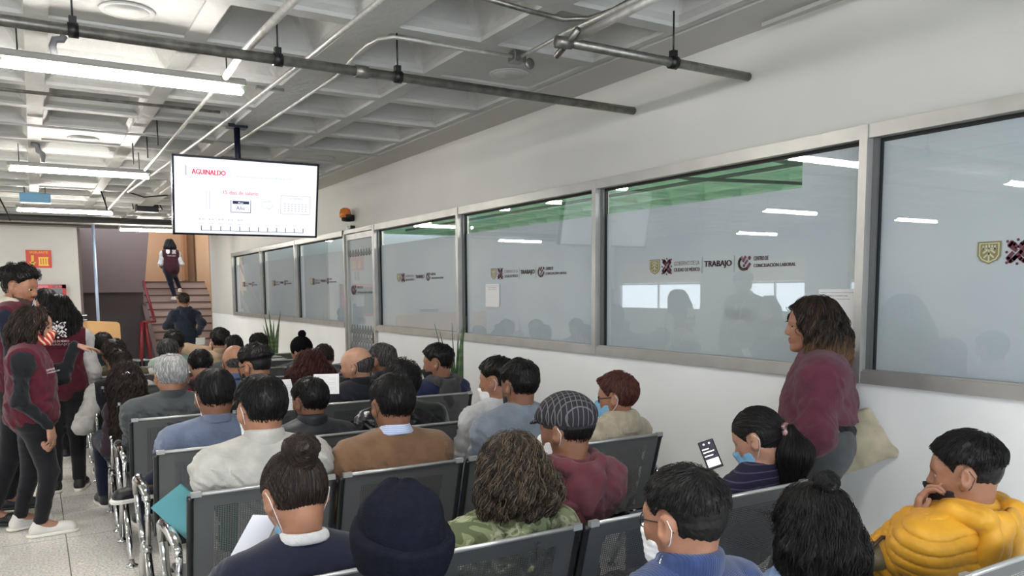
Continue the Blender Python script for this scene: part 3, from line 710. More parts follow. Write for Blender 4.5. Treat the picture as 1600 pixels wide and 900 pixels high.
def garment(o, gm, child, torso, armp, arms, legs, neck, N, u, rt, ft, Rt, Pv, C, H, Rh, hs, h, B, feet):
    kind = gm['k']; m = gm['m']; d = gm.get('d', .014); lab = gm.get('label'); D = o['D']
    seed = o.get('seed', 3)
    hg = gm.get('h_', max(.0045, h))
    if kind == 'trousers':
        F = Field(inflate(legs, gm.get('d', .012)) + inflate([torso[2]], .012) + inflate([torso[1]], .006), max(hg, .006))
        top = gm.get('top', .12); F.cut(lambda P: (P - Pv) @ u - top)
        for an, fd in feet: F.cut(lambda P, an=an: np.where(np.linalg.norm(P[:, :2] - an[:2], axis=1) < .12, (an[2] - .01) - P[:, 2], -1.0))
        F.near(.03, lambda P: .004 * wob(P * A(1, 1, 1.6), 26, seed + 3))
        V, Q = F.mesh(); child(gm.get('name', 'trousers'), V, Q, m, lab); return
    if kind == 'skirt': return
    parts = inflate(torso, d, .07); hem = gm.get('hem', -.05)
    if gm.get('drape'): parts += [ell(Pv + u * .06, A(.19, .15, .16) * gm['drape'], Rt, k=.08, g=1)]
    sl = gm.get('sleeve', 1.0)
    ai = []
    if sl > 0:
        for (S, E, T, sd, key), i in zip(arms, (0, 1)):
            up, lo = armp[i * 2], armp[i * 2 + 1]
            extra = gm.get('loose', .006)
            if sl <= .5:
                e = S + (E - S) * (sl * 2); ai.append(cone(S, e, up[3] + d, up[4] + d + extra + .006, k=.03, g=up[6]))
            else:
                e = E + (T - E) * min(1, (sl - .5) * 2)
                ai += [cone(S, E, up[3] + d, up[4] + d + extra, k=.035, g=up[6]), cone(E, e, lo[3] + d + extra, lo[4] + d * .8 + extra, k=.035, g=lo[6])]
                if gm.get('cuff', True): ai.append(cone(E + (e - E) * .90, e + nrm(T - E) * .006, lo[4] + d * .8 + .004, lo[4] + d * .8 + .003, k=.008, g=lo[6]))
    F = Field(parts + ai, hg, pad=.03); F.F[:] = .2
    for q_ in parts: F.put(q_)
    F.cut(lambda P: np.where(np.linalg.norm((P - Pv) @ Rt[:, :2], axis=1) < .30 * o['bw'], hem - (P - Pv) @ u, -1.0), .01)
    for q_ in ai: F.put(q_)
    fa = gm.get('fold', .006) * 1.45; ff = gm.get('ff', 72)
    Wm = Rt * A(1, 1, gm.get('fz', 1.25))
    q = gm.get('quilt')
    def disp(P):
        q_ = (P - N) @ Wm
        a = fa * (.7 * wob(q_, ff * .3, seed) + 1.0 - 2.4 * np.abs(wob(q_ @ SHR, ff * .42, seed + 11))) * .8 + fa * .2 * wob(P, ff * 1.6, seed + 7)
        return a * sst(.03, -.06, ((P - N) @ u))
    F.near(.06, disp)
    if q:
        def qd(P):
            best = np.full(len(P), 9.0); s = (P - N) @ u + .15 * np.abs((P - N) @ rt)
            for c in ai:
                t = pdist(c, P); ab = c[2] - c[1]; sa = (P - c[1]) @ nrm(ab) + (5 if c[6] > 3 else 0); s = np.where(t < np.minimum(best, .012), sa + .07, s); best = np.minimum(best, t)
            return -q * (np.abs(np.sin(s * PI / gm.get('qs', .052))) ** .32) + q * .7
        F.near(.05, qd)
    # hem and neck opening
    F.put(sub(cone(N + u * .0 + ft * .02, N + u * .12 + ft * .05, .058, .062, k=.012)))
    if gm.get('vneck'):
        vn = gm['vneck']; F.cut(lambda P: np.where(((P - N) @ ft > .0), np.minimum((vn[1] + (P - N) @ u * 1.0) * vn[0] - np.abs((P - N) @ rt), .02), -1.0), .004)
    if sl == 0:
        for (S, E, T, sd, key) in arms:
            a = nrm(S - N + nrm(S - N) * 0); cc = rt * sd
            F.cut(lambda P, S=S, sd=sd: ((P - S) @ (rt * sd)) - gm.get('armh', .022), .006)
            F.put(sub(cone(S - u * .005 + rt * sd * .03, S - u * .09 + rt * sd * .03, .045, .040, k=.01)))
    extra = gm.get('add')
    if extra: 
        for pq in extra(dict(N=N, u=u, rt=rt, ft=ft, Rt=Rt, Pv=Pv, C=C, arms=arms)): F.put(pq)
    V, Q = F.mesh()
    if gm.get('panel'):
        pm, fn = gm['panel']; fc = (V[Q].mean(1) - N) @ Rt
        g0 = child(gm.get('name', kind), V, Q, [m, pm], lab, fn(fc).astype(int))
    else: g0 = child(gm.get('name', kind), V, Q, m, lab)
    col = gm.get('collar'); cm = gm.get('cm', m)
    if col == 'crew':
        F = Field(chain(ring_pts(N, rt, ft, u, .060, .016, off=.008), gm.get('cr', .010), closed=True), hg * .8)
    elif col == 'band':
        F = Field(chain(ring_pts(N, rt, ft, u, .062, .004, off=.004), .008, closed=True) + chain(ring_pts(N, rt, ft, u, .060, .026, off=.004), .008, closed=True) + chain(ring_pts(N, rt, ft, u, .066, .012, off=.004), .009, closed=True), min(hg, .006))
    elif col == 'shirt':
        zz = gm.get('cz', 0); w = gm.get('cw', 1.0)
        P1 = []
        for z_, rr_, r_ in ((.052, .0560, .0045), (.044, .0595, .005), (.034, .063, .005), (.024, .068, .006), (.014, .074, .006))[:gm.get('cn', 5)]:
            P1 += chain(ring_pts(N, rt, ft, u, rr_ * w, z_ + zz, tilt=.40, a0=-2.55, a1=2.55, n=20, off=.006), r_, k=.012)
        F = Field(P1, min(hg, .0045))
    elif col == 'stand':
        P1 = []
        for z_ in (.006, .022, .038, .054): P1 += chain(ring_pts(N, rt, ft, u, .070 - z_ * .12, z_, tilt=.3, a0=-2.6, a1=2.6, n=20, off=.008), .011, k=.014)
        F = Field(P1, hg)
    elif col == 'hood':
        s = gm.get('hs', 1.0)
        P1 = chain([N + rt * x * s + ft * y * s + u * z * s for x, y, z in ((-.045, .095, -.085), (-.085, .055, -.02), (-.098, -.01, .022), (-.075, -.075, .030), (0, -.100, .022), (.075, -.075, .030), (.098, -.01, .022), (.085, .055, -.02), (.045, .095, -.085))], [.018 * s, .026 * s, .030 * s, .030 * s, .028 * s, .030 * s, .030 * s, .026 * s, .018 * s], k=.02)
        P1 += [ell(N + (-ft * .105 - u * .055) * s, A(.095, .034, .080) * s, Rt, k=.03), cone(N + (-ft * .110 - u * .02 - rt * .05) * s, N + (-ft * .125 - u * .13) * s, .026 * s, .018 * s, k=.03), cone(N + (-ft * .110 - u * .02 + rt * .05) * s, N + (-ft * .125 - u * .13) * s, .026 * s, .018 * s, k=.03)]
        F = Field(P1, hg)
        F.put(sub(cone(N + (ft * .01 + u * .10), N + (-ft * .02 - u * .01), .060 * s, .052 * s, k=.015)))
        F.put(sub(ell(N + (-ft * .085 + u * .012) * s, A(.060, .014, .05) * s, Rt @ rotx(-.3), k=.02)))
        F.near(.03, lambda P: .003 * (1 - 2 * np.abs(wob((P - N) @ Rt * A(.8, 1, 1.4), 16, seed))) + .0015 * wob(P, 45, seed + 2))
        if q: F.near(.03, lambda P: -.010 * (np.abs(np.sin(((P - N) @ rt) * 58)) ** .35) + .007)
    elif col == 'shawl':
        P1 = []
        for z_, rr_, r_ in ((.040, .070, .016), (.018, .086, .018), (-.010, .100, .018), (-.04, .108, .016)):
            P1 += chain(ring_pts(N, rt, ft, u, rr_, z_, tilt=.25, a0=-2.2, a1=2.2, n=18, squash=.95, off=.004), r_, k=.02)
        F = Field(P1, hg); F.near(.03, lambda P: .003 * wob(P, 60, seed))
    else: F = None
    if F is not None:
        V, Q = F.mesh(); c = child('hood' if col == 'hood' else 'collar', V, Q, cm, gm.get('clabel'), parent=None); c.parent = g0
    return g0

SKIN = dict(tan=(154, 110, 86), light=(172, 130, 108), brown=(126, 88, 67), dark=(106, 72, 54), pale=(204, 162, 138))
MASKS = dict(white=(232, 232, 232), blue=(120, 170, 205), black=(22, 22, 26))
def mask_print():
    return mat('printed_mask_cloth', (168, 44, 52), rough=.8, stripe=('DIAGONAL', 14, (225, 190, 150), .62, 3.0))

def hat_beanie(o, child, toW, hh):
    F = Field([ell(SK['c'] + A(0, -.004, .012), SK['r'] + A(.012, .012, .020), k=.02), ell((0, -.02, .100), (.062, .072, .030), k=.04)], hh)
    F.cut(lambda P: -P[:, 2] + .01, .006)
    F.near(.04, lambda P: .008 * np.abs(np.sin(np.arctan2(P[:, 0], P[:, 1] + .03) * 2.5 + .6)) * sst(.075, .13, P[:, 2]) - .004 * sst(.05, .12, P[:, 2]) + .004 * wob(P, 30, 2) )
    V, Q = F.mesh(); ht = child('beanie', toW(V), Q, o['hatm'])
    G = Field([ell(SK['c'] + A(0, -.004, .008), SK['r'] + A(.030, .030, .046), k=.02)], hh)
    G.cut(lambda P: -P[:, 2] - .030 + .25 * P[:, 1], .012); G.cut(lambda P: P[:, 2] - .060 - .30 * P[:, 1], .014)
    G.near(.03, lambda P: .004 * wob(P, 30, 5) )
    V, Q = G.mesh(); c = child('folded_cuff', toW(V), Q, o['hatm']); c.parent = ht
def hat_pom(o, child, toW, hh):
    F = Field([ell(SK['c'] + A(0, -.004, .010), SK['r'] + A(.018, .018, .020), k=.02)], hh)
    F.cut(lambda P: -P[:, 2] - .015 - .25 * (P[:, 1]), .006); F.near(.03, lambda P: .0015 * np.sin(np.arctan2(P[:, 0], P[:, 1]) * 60))
    V, Q = F.mesh(); ht = child('beanie', toW(V), Q, o['hatm'])
    G = Field([ell((0, -.05, .165), (.038, .038, .036), k=.02)], hh); G.near(.03, lambda P: .006 * wob(P, 120, 5)); V, Q = G.mesh(); c = child('pompom', toW(V), Q, o['hatm']); c.parent = ht
def hat_ivy(o, child, toW, hh):
    F = Field([ell(SK['c'] + A(0, -.006, .030), SK['r'] + A(.016, .018, .000), rotx(.10), k=.03), ell((0, .050, .070), (.074, .060, .030), rotx(-.18), k=.04)], hh)
    F.cut(lambda P: -P[:, 2] + .028 + .10 * P[:, 1], .008)
    F.near(.03, lambda P: .0025 * wob(P, 28, 4)); V, Q = F.mesh(); ht = child('flat_cap', toW(V), Q, o['hatm'])
    G = Field([ell((0, .085, .052), (.070, .055, .010), rotx(-.25), k=.01)], hh); V, Q = G.mesh(); c = child('peak', toW(V), Q, o['hatm']); c.parent = ht
    K = Field([ell(SK['c'] + A(0, -.003, .0), SK['r'] + A(.010, .010, .006), k=.02)], hh); K.cut(lambda P: np.abs(P[:, 2] - .030 - .10 * P[:, 1]) - .012, .004); V, Q = K.mesh(); c = child('cap_band', toW(V), Q, mat('dark_cap_band', (30, 29, 32), rough=.9)); c.parent = ht
def hat_cap(o, child, toW, hh):
    F = Field([ell(SK['c'] + A(0, -.004, .012), SK['r'] + A(.013, .013, .014), k=.02)], hh); F.cut(lambda P: -P[:, 2] + .012 - .3 * P[:, 1] * 0, .006)
    V, Q = F.mesh(); ht = child('cap', toW(V), Q, o['hatm'])
    G = Field([ell((0, .115, .030), (.070, .065, .008), rotx(-.15), k=.01)], hh); G.cut(lambda P: .06 - P[:, 1]); V, Q = G.mesh(); c = child('visor', toW(V), Q, o['hatm']); c.parent = ht
HATS = dict(beanie=hat_beanie, pom=hat_pom, ivy=hat_ivy, cap=hat_cap)
# ================================================================== the camera
CAM_H = 1.62
yaw, pitch, roll = 0.543391, 0.095076, -0.006545
Fv = A(math.sin(yaw) * math.cos(pitch), math.cos(yaw) * math.cos(pitch), -math.sin(pitch))
Rv = A(math.cos(yaw), -math.sin(yaw), 0); Uv = np.cross(Rv, Fv)
R2 = Rv * math.cos(roll) + Uv * math.sin(roll); U2 = Uv * math.cos(roll) - Rv * math.sin(roll)
cd = bpy.data.cameras.new('camera'); cam = bpy.data.objects.new('camera', cd); COL.objects.link(cam)
cd.sensor_width = 36; cd.lens = 1232.07 / 1600 * 36; cd.shift_y = (571.13 - 450) / 1600; cd.clip_start = .05
M = Matrix(((R2[0], U2[0], -Fv[0], 0), (R2[1], U2[1], -Fv[1], 0), (R2[2], U2[2], -Fv[2], CAM_H), (0, 0, 0, 1)))
cam.matrix_world = M
scene.camera = cam
def at_y(px, py, Y):
    """the point of the place seen at a pixel of the photograph, at a known distance Y down the room"""
    d = (px - 800) / 1232.07 * R2 - (py - 571.13) / 1232.07 * U2 + Fv
    return A(0, 0, CAM_H) + d * Y / d[1]
def depth(P): return float((np.asarray(P) - A(0, 0, CAM_H)) @ Fv)

# ================================================================== materials of the room
def wall_mat(name, rgb, bump=.12, noise=.03):
    return mat(name, rgb, rough=.55, noise=noise, nscale=1.3, bump=bump, bscale=14, spec=.3)
white_wall = wall_mat('white_painted_wall', (204, 203, 197)); lower_wall = wall_mat('lit_white_lower_wall', (243, 245, 244)); upper_wall = wall_mat('shaded_white_upper_wall', (206, 205, 199))  # lower wall lighter, upper duller: the lamps' falloff put into the paint
ceil_m = wall_mat('painted_concrete', (178, 178, 174), .75, .08)
steel = mat('galvanised_pipe', (128, 126, 120), rough=.38, metal=.8, noise=.25, nscale=20)
lightpipe = mat('pale_conduit', (190, 188, 182), rough=.4, metal=.5, noise=.15, nscale=20)
blackm = mat('black_metal', (26, 26, 28), rough=.4, metal=.3)
chrome = mat('chrome', (205, 205, 205), rough=.12, metal=1.0)
alu = mat('satin_aluminium', (178, 177, 172), rough=.42, metal=.55, noise=.06, nscale=6)
alud = mat('aluminium_reveal', (112, 114, 114), rough=.45, metal=.5)
rubber = mat('black_gasket', (20, 21, 22), rough=.7)
redp = mat('maroon_painted_steel', (118, 26, 38), rough=.35)
paper = mat('white_paper', (226, 226, 226), rough=.8)

def floor_mat():
    m = mat('terrazzo_tile', (150, 148, 138), rough=.22, spec=.5)
    N, L = nt(m); p = N['Principled BSDF']; tc = N.new('ShaderNodeTexCoord')
    v = N.new('ShaderNodeTexVoronoi'); v.inputs['Scale'].default_value = 75; L.new(tc.outputs['Object'], v.inputs['Vector'])
    n = N.new('ShaderNodeTexNoise'); n.inputs['Scale'].default_value = 70; n.inputs['Detail'].default_value = 6; L.new(tc.outputs['Object'], n.inputs['Vector'])
    n2 = N.new('ShaderNodeTexNoise'); n2.inputs['Scale'].default_value = 1.2; n2.inputs['Detail'].default_value = 3; L.new(tc.outputs['Object'], n2.inputs['Vector'])
    r = N.new('ShaderNodeValToRGB'); e = r.color_ramp.elements; e[0].color = lin((186, 184, 176)); e[0].position = .34; e[1].color = lin((246, 243, 237)); e[1].position = .64
    x = e.new(.5); x.color = lin((226, 223, 216)); L.new(n.outputs['Fac'], r.inputs['Fac'])
    mx = N.new('ShaderNodeMix'); mx.data_type = 'RGBA'; mx.blend_type = 'MULTIPLY'; mx.inputs['Factor'].default_value = .12
    L.new(r.outputs['Color'], mx.inputs['A']); L.new(v.outputs['Color'], mx.inputs['B'])
    br = N.new('ShaderNodeTexBrick'); br.offset = 0; br.inputs['Scale'].default_value = 1; br.inputs['Mortar Size'].default_value = .0035; br.inputs['Brick Width'].default_value = 1.15; br.inputs['Row Height'].default_value = 1.2
    br.inputs['Color1'].default_value = (1, 1, 1, 1); br.inputs['Color2'].default_value = (1, 1, 1, 1); br.inputs['Mortar'].default_value = (.25, .25, .24, 1)
    mp = N.new('ShaderNodeMapping'); mp.inputs['Location'].default_value = (1.05, .08, 0); L.new(tc.outputs['Object'], mp.inputs['Vector']); L.new(mp.outputs['Vector'], br.inputs['Vector'])
    m2 = N.new('ShaderNodeMix'); m2.data_type = 'RGBA'; m2.blend_type = 'MULTIPLY'; m2.inputs['Factor'].default_value = 1
    L.new(mx.outputs['Result'], m2.inputs['A']); L.new(br.outputs['Color'], m2.inputs['B']); L.new(m2.outputs['Result'], p.inputs['Base Color'])
    mr = N.new('ShaderNodeMapRange'); mr.inputs['To Min'].default_value = .16; mr.inputs['To Max'].default_value = .34; L.new(n2.outputs['Fac'], mr.inputs['Value']); L.new(mr.outputs['Result'], p.inputs['Roughness'])
    return m

def structure(o): o['kind'] = 'structure'; return o
XL, XR, YB, YE, ZC = -8.0, 3.5, -3.2, 19.1, 3.04
# floor
structure(MB().box((XL, YB, -.1), (9.5, 25.2, 0)).build('floor', floor_mat()))
# waffle ceiling
xs = [3.08 - .0]
xlines = [3.14, 2.33, 1.66, .86, .09, -.67, -1.43, -2.19, -2.95, -3.71, -4.47, -5.23, -5.99, -6.75, -7.51, -8.2]
ylines = [4.15 + .76 * k for k in range(-10, 21)]
def waffle(name, xl, yl, wide, filled, m, z0=ZC, dep=.26):
    mb = MB()
    for i in range(len(xl) - 1):
        x1, x0 = xl[i], xl[i + 1]
        hw1 = .11 if abs(x1 - wide) < .01 else .055; hw0 = .11 if abs(x0 - wide) < .01 else .055
        for j in range(len(yl) - 1):
            y0, y1 = yl[j], yl[j + 1]; hy = .05
            a = [(x0, y0), (x1, y0), (x1, y1), (x0, y1)]
            b = [(x0 + hw0, y0 + hy), (x1 - hw1, y0 + hy), (x1 - hw1, y1 - hy), (x0 + hw0, y1 - hy)]
            if filled(i, j):
                V = [(x, y, z0) for x, y in a] + [(x, y, z0) for x, y in b] + [(x, y, z0 + .014) for x, y in b]
                F = [(k, (k + 1) % 4, 4 + (k + 1) % 4, 4 + k) for k in range(4)] + [(4 + k, 4 + (k + 1) % 4, 8 + (k + 1) % 4, 8 + k) for k in range(4)] + [(8, 9, 10, 11)]
                mb.add(V, F); continue
            # rounded coffer: rings of a rounded rectangle climbing into the slab
            def ring(ins, z, rr, n=4):
                X0, X1, Y0, Y1 = b[0][0] + ins, b[1][0] - ins, b[0][1] + ins, b[2][1] - ins; o = []
                for cx, cy, a0 in ((X0 + rr, Y0 + rr, PI), (X1 - rr, Y0 + rr, 1.5 * PI), (X1 - rr, Y1 - rr, 0), (X0 + rr, Y1 - rr, .5 * PI)):
                    for q in range(n): an = a0 + (PI / 2) * q / (n - 1); o.append((cx + rr * math.cos(an), cy + rr * math.sin(an), z))
                return o
            rings = [ring(0, z0, .012), ring(.006, z0 + .02, .02), ring(.035, z0 + .045, .03), ring(.045, z0 + .07, .04), ring(.135, z0 + dep - .03, .07), ring(.165, z0 + dep, .08)]
            V = []; F = []
            for r_ in rings: V += r_
            m_ = len(rings[0])
            for q in range(len(rings) - 1):
                for k in range(m_): F.append((q * m_ + k, q * m_ + (k + 1) % m_, (q + 1) * m_ + (k + 1) % m_, (q + 1) * m_ + k))
            F.append(tuple((len(rings) - 1) * m_ + k for k in range(m_)))
            base = len(V); V += [(x, y, z0) for x, y in a]
            for c in range(4):
                F.append((base + c, base + (c + 1) % 4, ((c + 1) % 4) * 4, c * 4 + 3))
                F.append((base + c, c * 4 + 3, c * 4 + 2, c * 4 + 1)); F.append((base + c, c * 4 + 1, c * 4))
            mb.add(V, F)
    mb.box((xl[-1], yl[0], z0 + dep + .005), (xl[0], yl[-1], z0 + dep + .1))
    return mb.build(name, m)
fillset = lambda i, j: (i in (0, 3, 5, 8, 10)) and ((j - 10) % 5 == 0)
structure(waffle('ceiling', xlines, ylines, 1.66, fillset, ceil_m))
# flat strip between the crack and the wall
structure(MB().box((3.163, YB, 3.035), (3.52, YE + .2, 3.2)).build('trim_1', wall_mat('soffit_paint', (186, 184, 178))))
structure(MB().box((3.13, YB, 3.068), (3.17, YE, 3.2)).build('trim_2', mat('dark_crack', (30, 28, 26))))
# the wall on the right with its glazed band
DY0, DY1 = 8.90, 9.93
mull = [-1.84, .30, 2.44, 4.58, 6.72, 8.86, 9.97, 12.16, 14.34, 16.65]
wr = MB()
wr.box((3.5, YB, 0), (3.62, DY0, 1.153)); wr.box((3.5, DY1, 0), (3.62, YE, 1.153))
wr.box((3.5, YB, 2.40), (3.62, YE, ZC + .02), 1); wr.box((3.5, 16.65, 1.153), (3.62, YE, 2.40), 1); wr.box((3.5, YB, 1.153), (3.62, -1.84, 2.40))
structure(wr.build('wall_right', [lower_wall, upper_wall]))

def film_mat():
    m = bpy.data.materials.new('frosted_film'); m.use_nodes = True; N, L = nt(m); N.remove(N['Principled BSDF'])
    d = N.new('ShaderNodeBsdfDiffuse'); d.inputs['Color'].default_value = lin((190, 194, 200)); tl = N.new('ShaderNodeBsdfTranslucent'); tl.inputs['Color'].default_value = lin((190, 196, 204))
    g = N.new('ShaderNodeBsdfTransparent'); g.inputs['Color'].default_value = lin((200, 206, 212))
    a = N.new('ShaderNodeMixShader'); a.inputs[0].default_value = .32; b = N.new('ShaderNodeMixShader'); b.inputs[0].default_value = .07
    L.new(d.outputs[0], a.inputs[1]); L.new(tl.outputs[0], a.inputs[2]); L.new(a.outputs[0], b.inputs[1]); L.new(g.outputs[0], b.inputs[2]); L.new(b.outputs[0], N['Material Output'].inputs[0])
    tc = N.new('ShaderNodeTexCoord'); n = N.new('ShaderNodeTexNoise'); n.inputs['Scale'].default_value = 1.1; L.new(tc.outputs['Object'], n.inputs['Vector'])
    r = N.new('ShaderNodeValToRGB'); r.color_ramp.elements[0].color = lin((216, 220, 230)); r.color_ramp.elements[1].color = lin((228, 231, 233)); r.color_ramp.elements[0].position = .4; r.color_ramp.elements[1].position = .6
    L.new(n.outputs['Fac'], r.inputs['Fac']); L.new(r.outputs['Color'], d.inputs['Color'])
    return m
def glass_mat():
    m = bpy.data.materials.new('window_glass'); m.use_nodes = True; N, L = nt(m); N.remove(N['Principled BSDF'])
    t = N.new('ShaderNodeBsdfTransparent'); t.inputs['Color'].default_value = (.93, .96, .95, 1); g = N.new('ShaderNodeBsdfGlossy'); g.inputs['Roughness'].default_value = .012
    lw_ = N.new('ShaderNodeLayerWeight'); lw_.inputs['Blend'].default_value = .5; pw = N.new('ShaderNodeMath'); pw.operation = 'POWER'; pw.inputs[1].default_value = 4.2; L.new(lw_.outputs['Facing'], pw.inputs[0])
    f = N.new('ShaderNodeMath'); f.operation = 'MULTIPLY_ADD'; f.inputs[1].default_value = .80; f.inputs[2].default_value = .115; L.new(pw.outputs[0], f.inputs[0]); x = N.new('ShaderNodeMixShader')
    L.new(f.outputs[0], x.inputs[0]); L.new(t.outputs[0], x.inputs[1]); L.new(g.outputs[0], x.inputs[2]); L.new(x.outputs[0], N['Material Output'].inputs[0])
    return m
film, glass = film_mat(), glass_mat()

# ---- printed marks: ribbons, discs and letters laid in a plane.  u runs to the viewer's right, v up
class Decal:
    def __init__(s, o, ux, uy, nrm_): s.o = Vector(o); s.ux = Vector(ux); s.uy = Vector(uy); s.n = Vector(nrm_); s.V = []; s.F = []; s.M = []
    def poly(s, pts, m=0, lift=0):
        b = len(s.V); s.V += [s.o + s.ux * u + s.uy * v + s.n * lift for u, v in pts]; s.F.append(tuple(range(b, b + len(pts)))); s.M.append(m)
    def line(s, pts, w, m=0, lift=0):
        for (a, b), (c, d) in zip(pts[:-1], pts[1:]):
            l = math.hypot(c - a, d - b) + 1e-9; px, py = -(d - b) / l * w / 2, (c - a) / l * w / 2
            ex, ey = (c - a) / l * w * .25, (d - b) / l * w * .25
            s.poly([(a - ex + px, b - ey + py), (a - ex - px, b - ey - py), (c + ex - px, d + ey - py), (c + ex + px, d + ey + py)], m, lift)
    def disc(s, u, v, r, m=0, n=12, lift=0): s.poly([(u + r * math.cos(2 * PI * i / n), v + r * math.sin(2 * PI * i / n)) for i in range(n)], m, lift)
    def rect(s, u0, v0, u1, v1, m=0, lift=0): s.poly([(u0, v0), (u1, v0), (u1, v1), (u0, v1)], m, lift)
    def build(s, name, mats, parent=None): return mesh_obj(name, s.V, s.F, mats, parent, midx=s.M)
_tc = {}
def text_geo(t):
    if t in _tc: return _tc[t]
    c = bpy.data.curves.new('t', 'FONT'); c.body = t; c.size = 1; c.resolution_u = 2; c.fill_mode = 'FRONT'
    o = bpy.data.objects.new('t', c); COL.objects.link(o)
    bpy.context.view_layer.update()
    me = o.to_mesh(); V = [(v.co.x, v.co.y) for v in me.vertices]; F = [tuple(p.vertices) for p in me.polygons]
    o.to_mesh_clear(); bpy.data.objects.remove(o); bpy.data.curves.remove(c)
    xs_ = [v[0] for v in V]; ys_ = [v[1] for v in V]; x0, x1, y0, y1 = min(xs_), max(xs_), min(ys_), max(ys_)
    _tc[t] = ([((x - x0), (y - y0)) for x, y in V], F, x1 - x0, y1 - y0); return _tc[t]
def dtext(D, t, u, v, h, w=None, m=0, lift=0, bold=0):
    """letters with their lower left corner at u, v; h tall, w wide (kept in proportion when w is None)"""
    V, F, W, Hh = text_geo(t); sy = h / Hh; sx = (w / W) if w else sy
    for k in ([0] if not bold else [-bold, 0, bold]):
        b = len(D.V); D.V += [D.o + D.ux * (u + x * sx + k) + D.uy * (v + y * sy) + D.n * lift for x, y in V]; D.F += [tuple(i + b for i in f) for f in F]; D.M += [m] * len(F)
ink = mat('maroon_print', (98, 46, 60), rough=.6); ink2 = mat('grey_print', (118, 100, 98), rough=.6); gold = mat('olive_gold_print', (128, 122, 82), rough=.6); goldp = mat('pale_gold_print', (190, 188, 160), rough=.6)
def shield(D, u, v, w, h, m=0, m2=1):
    o = [(0, 1), (1, 1), (1, .38), (.86, .16), (.5, 0), (.14, .16), (0, .38)]
    D.poly([(u + a * w, v + b * h) for a, b in o], m)
    D.poly([(u + (.08 + a * .84) * w, v + (.07 + b * .86) * h) for a, b in o], m2, .0006)
    D.poly([(u + (.13 + a * .74) * w, v + (.12 + b * .77) * h) for a, b in o], m, .001)
    for (a, b, c, d) in ((.5, .15, .5, .85), (.22, .68, .78, .68), (.26, .5, .42, .62), (.74, .5, .58, .62), (.30, .30, .5, .48), (.7, .30, .5, .48), (.26, .80, .26, .66), (.74, .80, .74, .66), (.38, .83, .38, .70), (.62, .83, .62, .70)):
        D.line([(u + a * w, v + b * h), (u + c * w, v + d * h)], w * .07, m2, .0015)
def braid(D, u, v, w, h, m=0):
    t = w * .17; P = lambda *a: [(u + x * w, v + y * h) for x, y in a]
    D.line(P((.10, .26), (.22, .12), (.36, .22), (.86, .74), (.78, .88), (.66, .80), (.56, .68)), t, m); D.line(P((.44, .32), (.34, .22)), t, m)
    D.line(P((.90, .26), (.78, .12), (.64, .22), (.56, .32)), t, m); D.line(P((.44, .56), (.14, .76), (.24, .88), (.36, .80), (.46, .68)), t, m); D.line(P((.90, .26), (.62, .50)), t, m); D.line(P((.10, .26), (.30, .46)), t, m)
    for a, b in ((.5, .97), (.5, .03), (.04, .5), (.96, .5), (.06, .92), (.94, .92), (.06, .08), (.94, .08)): D.disc(u + a * w, v + b * h, w * .065, m)
def ccl(D, u, v, w, h, m=0, m2=0):
    arc = lambda cx, cy, r, a0, a1, n=8: [(u + (cx + r * math.cos(math.radians(a0 + (a1 - a0) * i / n))) * w, v + (cy + r * math.sin(math.radians(a0 + (a1 - a0) * i / n))) * h) for i in range(n + 1)]
    D.line(arc(.46, .5, .36, 110, 300), w * .17, m2); D.line([(u + .40 * w, v + .62 * h), (u + .58 * w, v + .88 * h)], w * .15, m)
    D.line([(u + .50 * w, v + .40 * h), (u + .46 * w, v + .32 * h)], w * .15, m); D.line([(u + .66 * w, v + .16 * h), (u + .90 * w, v + .46 * h)], w * .17, m)
    D.disc(u + .86 * w, v + .80 * h, w * .11, m); D.line([(u + .56 * w, v + .48 * h), (u + .72 * w, v + .66 * h)], w * .13, m)
def full_logo(D, s=1.0):
    shield(D, 0, 0, .100 * s, .098 * s, 2, 3); braid(D, .118 * s, -.004, .095 * s, .106 * s, 0)
    dtext(D, 'GOBIERNO DE LA', .235 * s, .052 * s, .026 * s, .225 * s, 1); dtext(D, 'CIUDAD DE MÉXICO', .235 * s, .014 * s, .028 * s, .228 * s, 0, bold=.0008)
    D.rect(.482 * s, .0, .485 * s, .098 * s, 1); dtext(D, 'TRABAJO', .503 * s, .026 * s, .046 * s, .220 * s, 0, bold=.0022); D.rect(.742 * s, 0, .745 * s, .098 * s, 1)
    ccl(D, .768 * s, .0, .105 * s, .098 * s, 0, 1)
    dtext(D, 'CENTRO DE', .890 * s, .062 * s, .024 * s, .105 * s, 0, bold=.001); dtext(D, 'CONCILIACIÓN LABORAL', .890 * s, .024 * s, .024 * s, .292 * s, 0, bold=.001)
inks = [ink, ink2, gold, goldp]

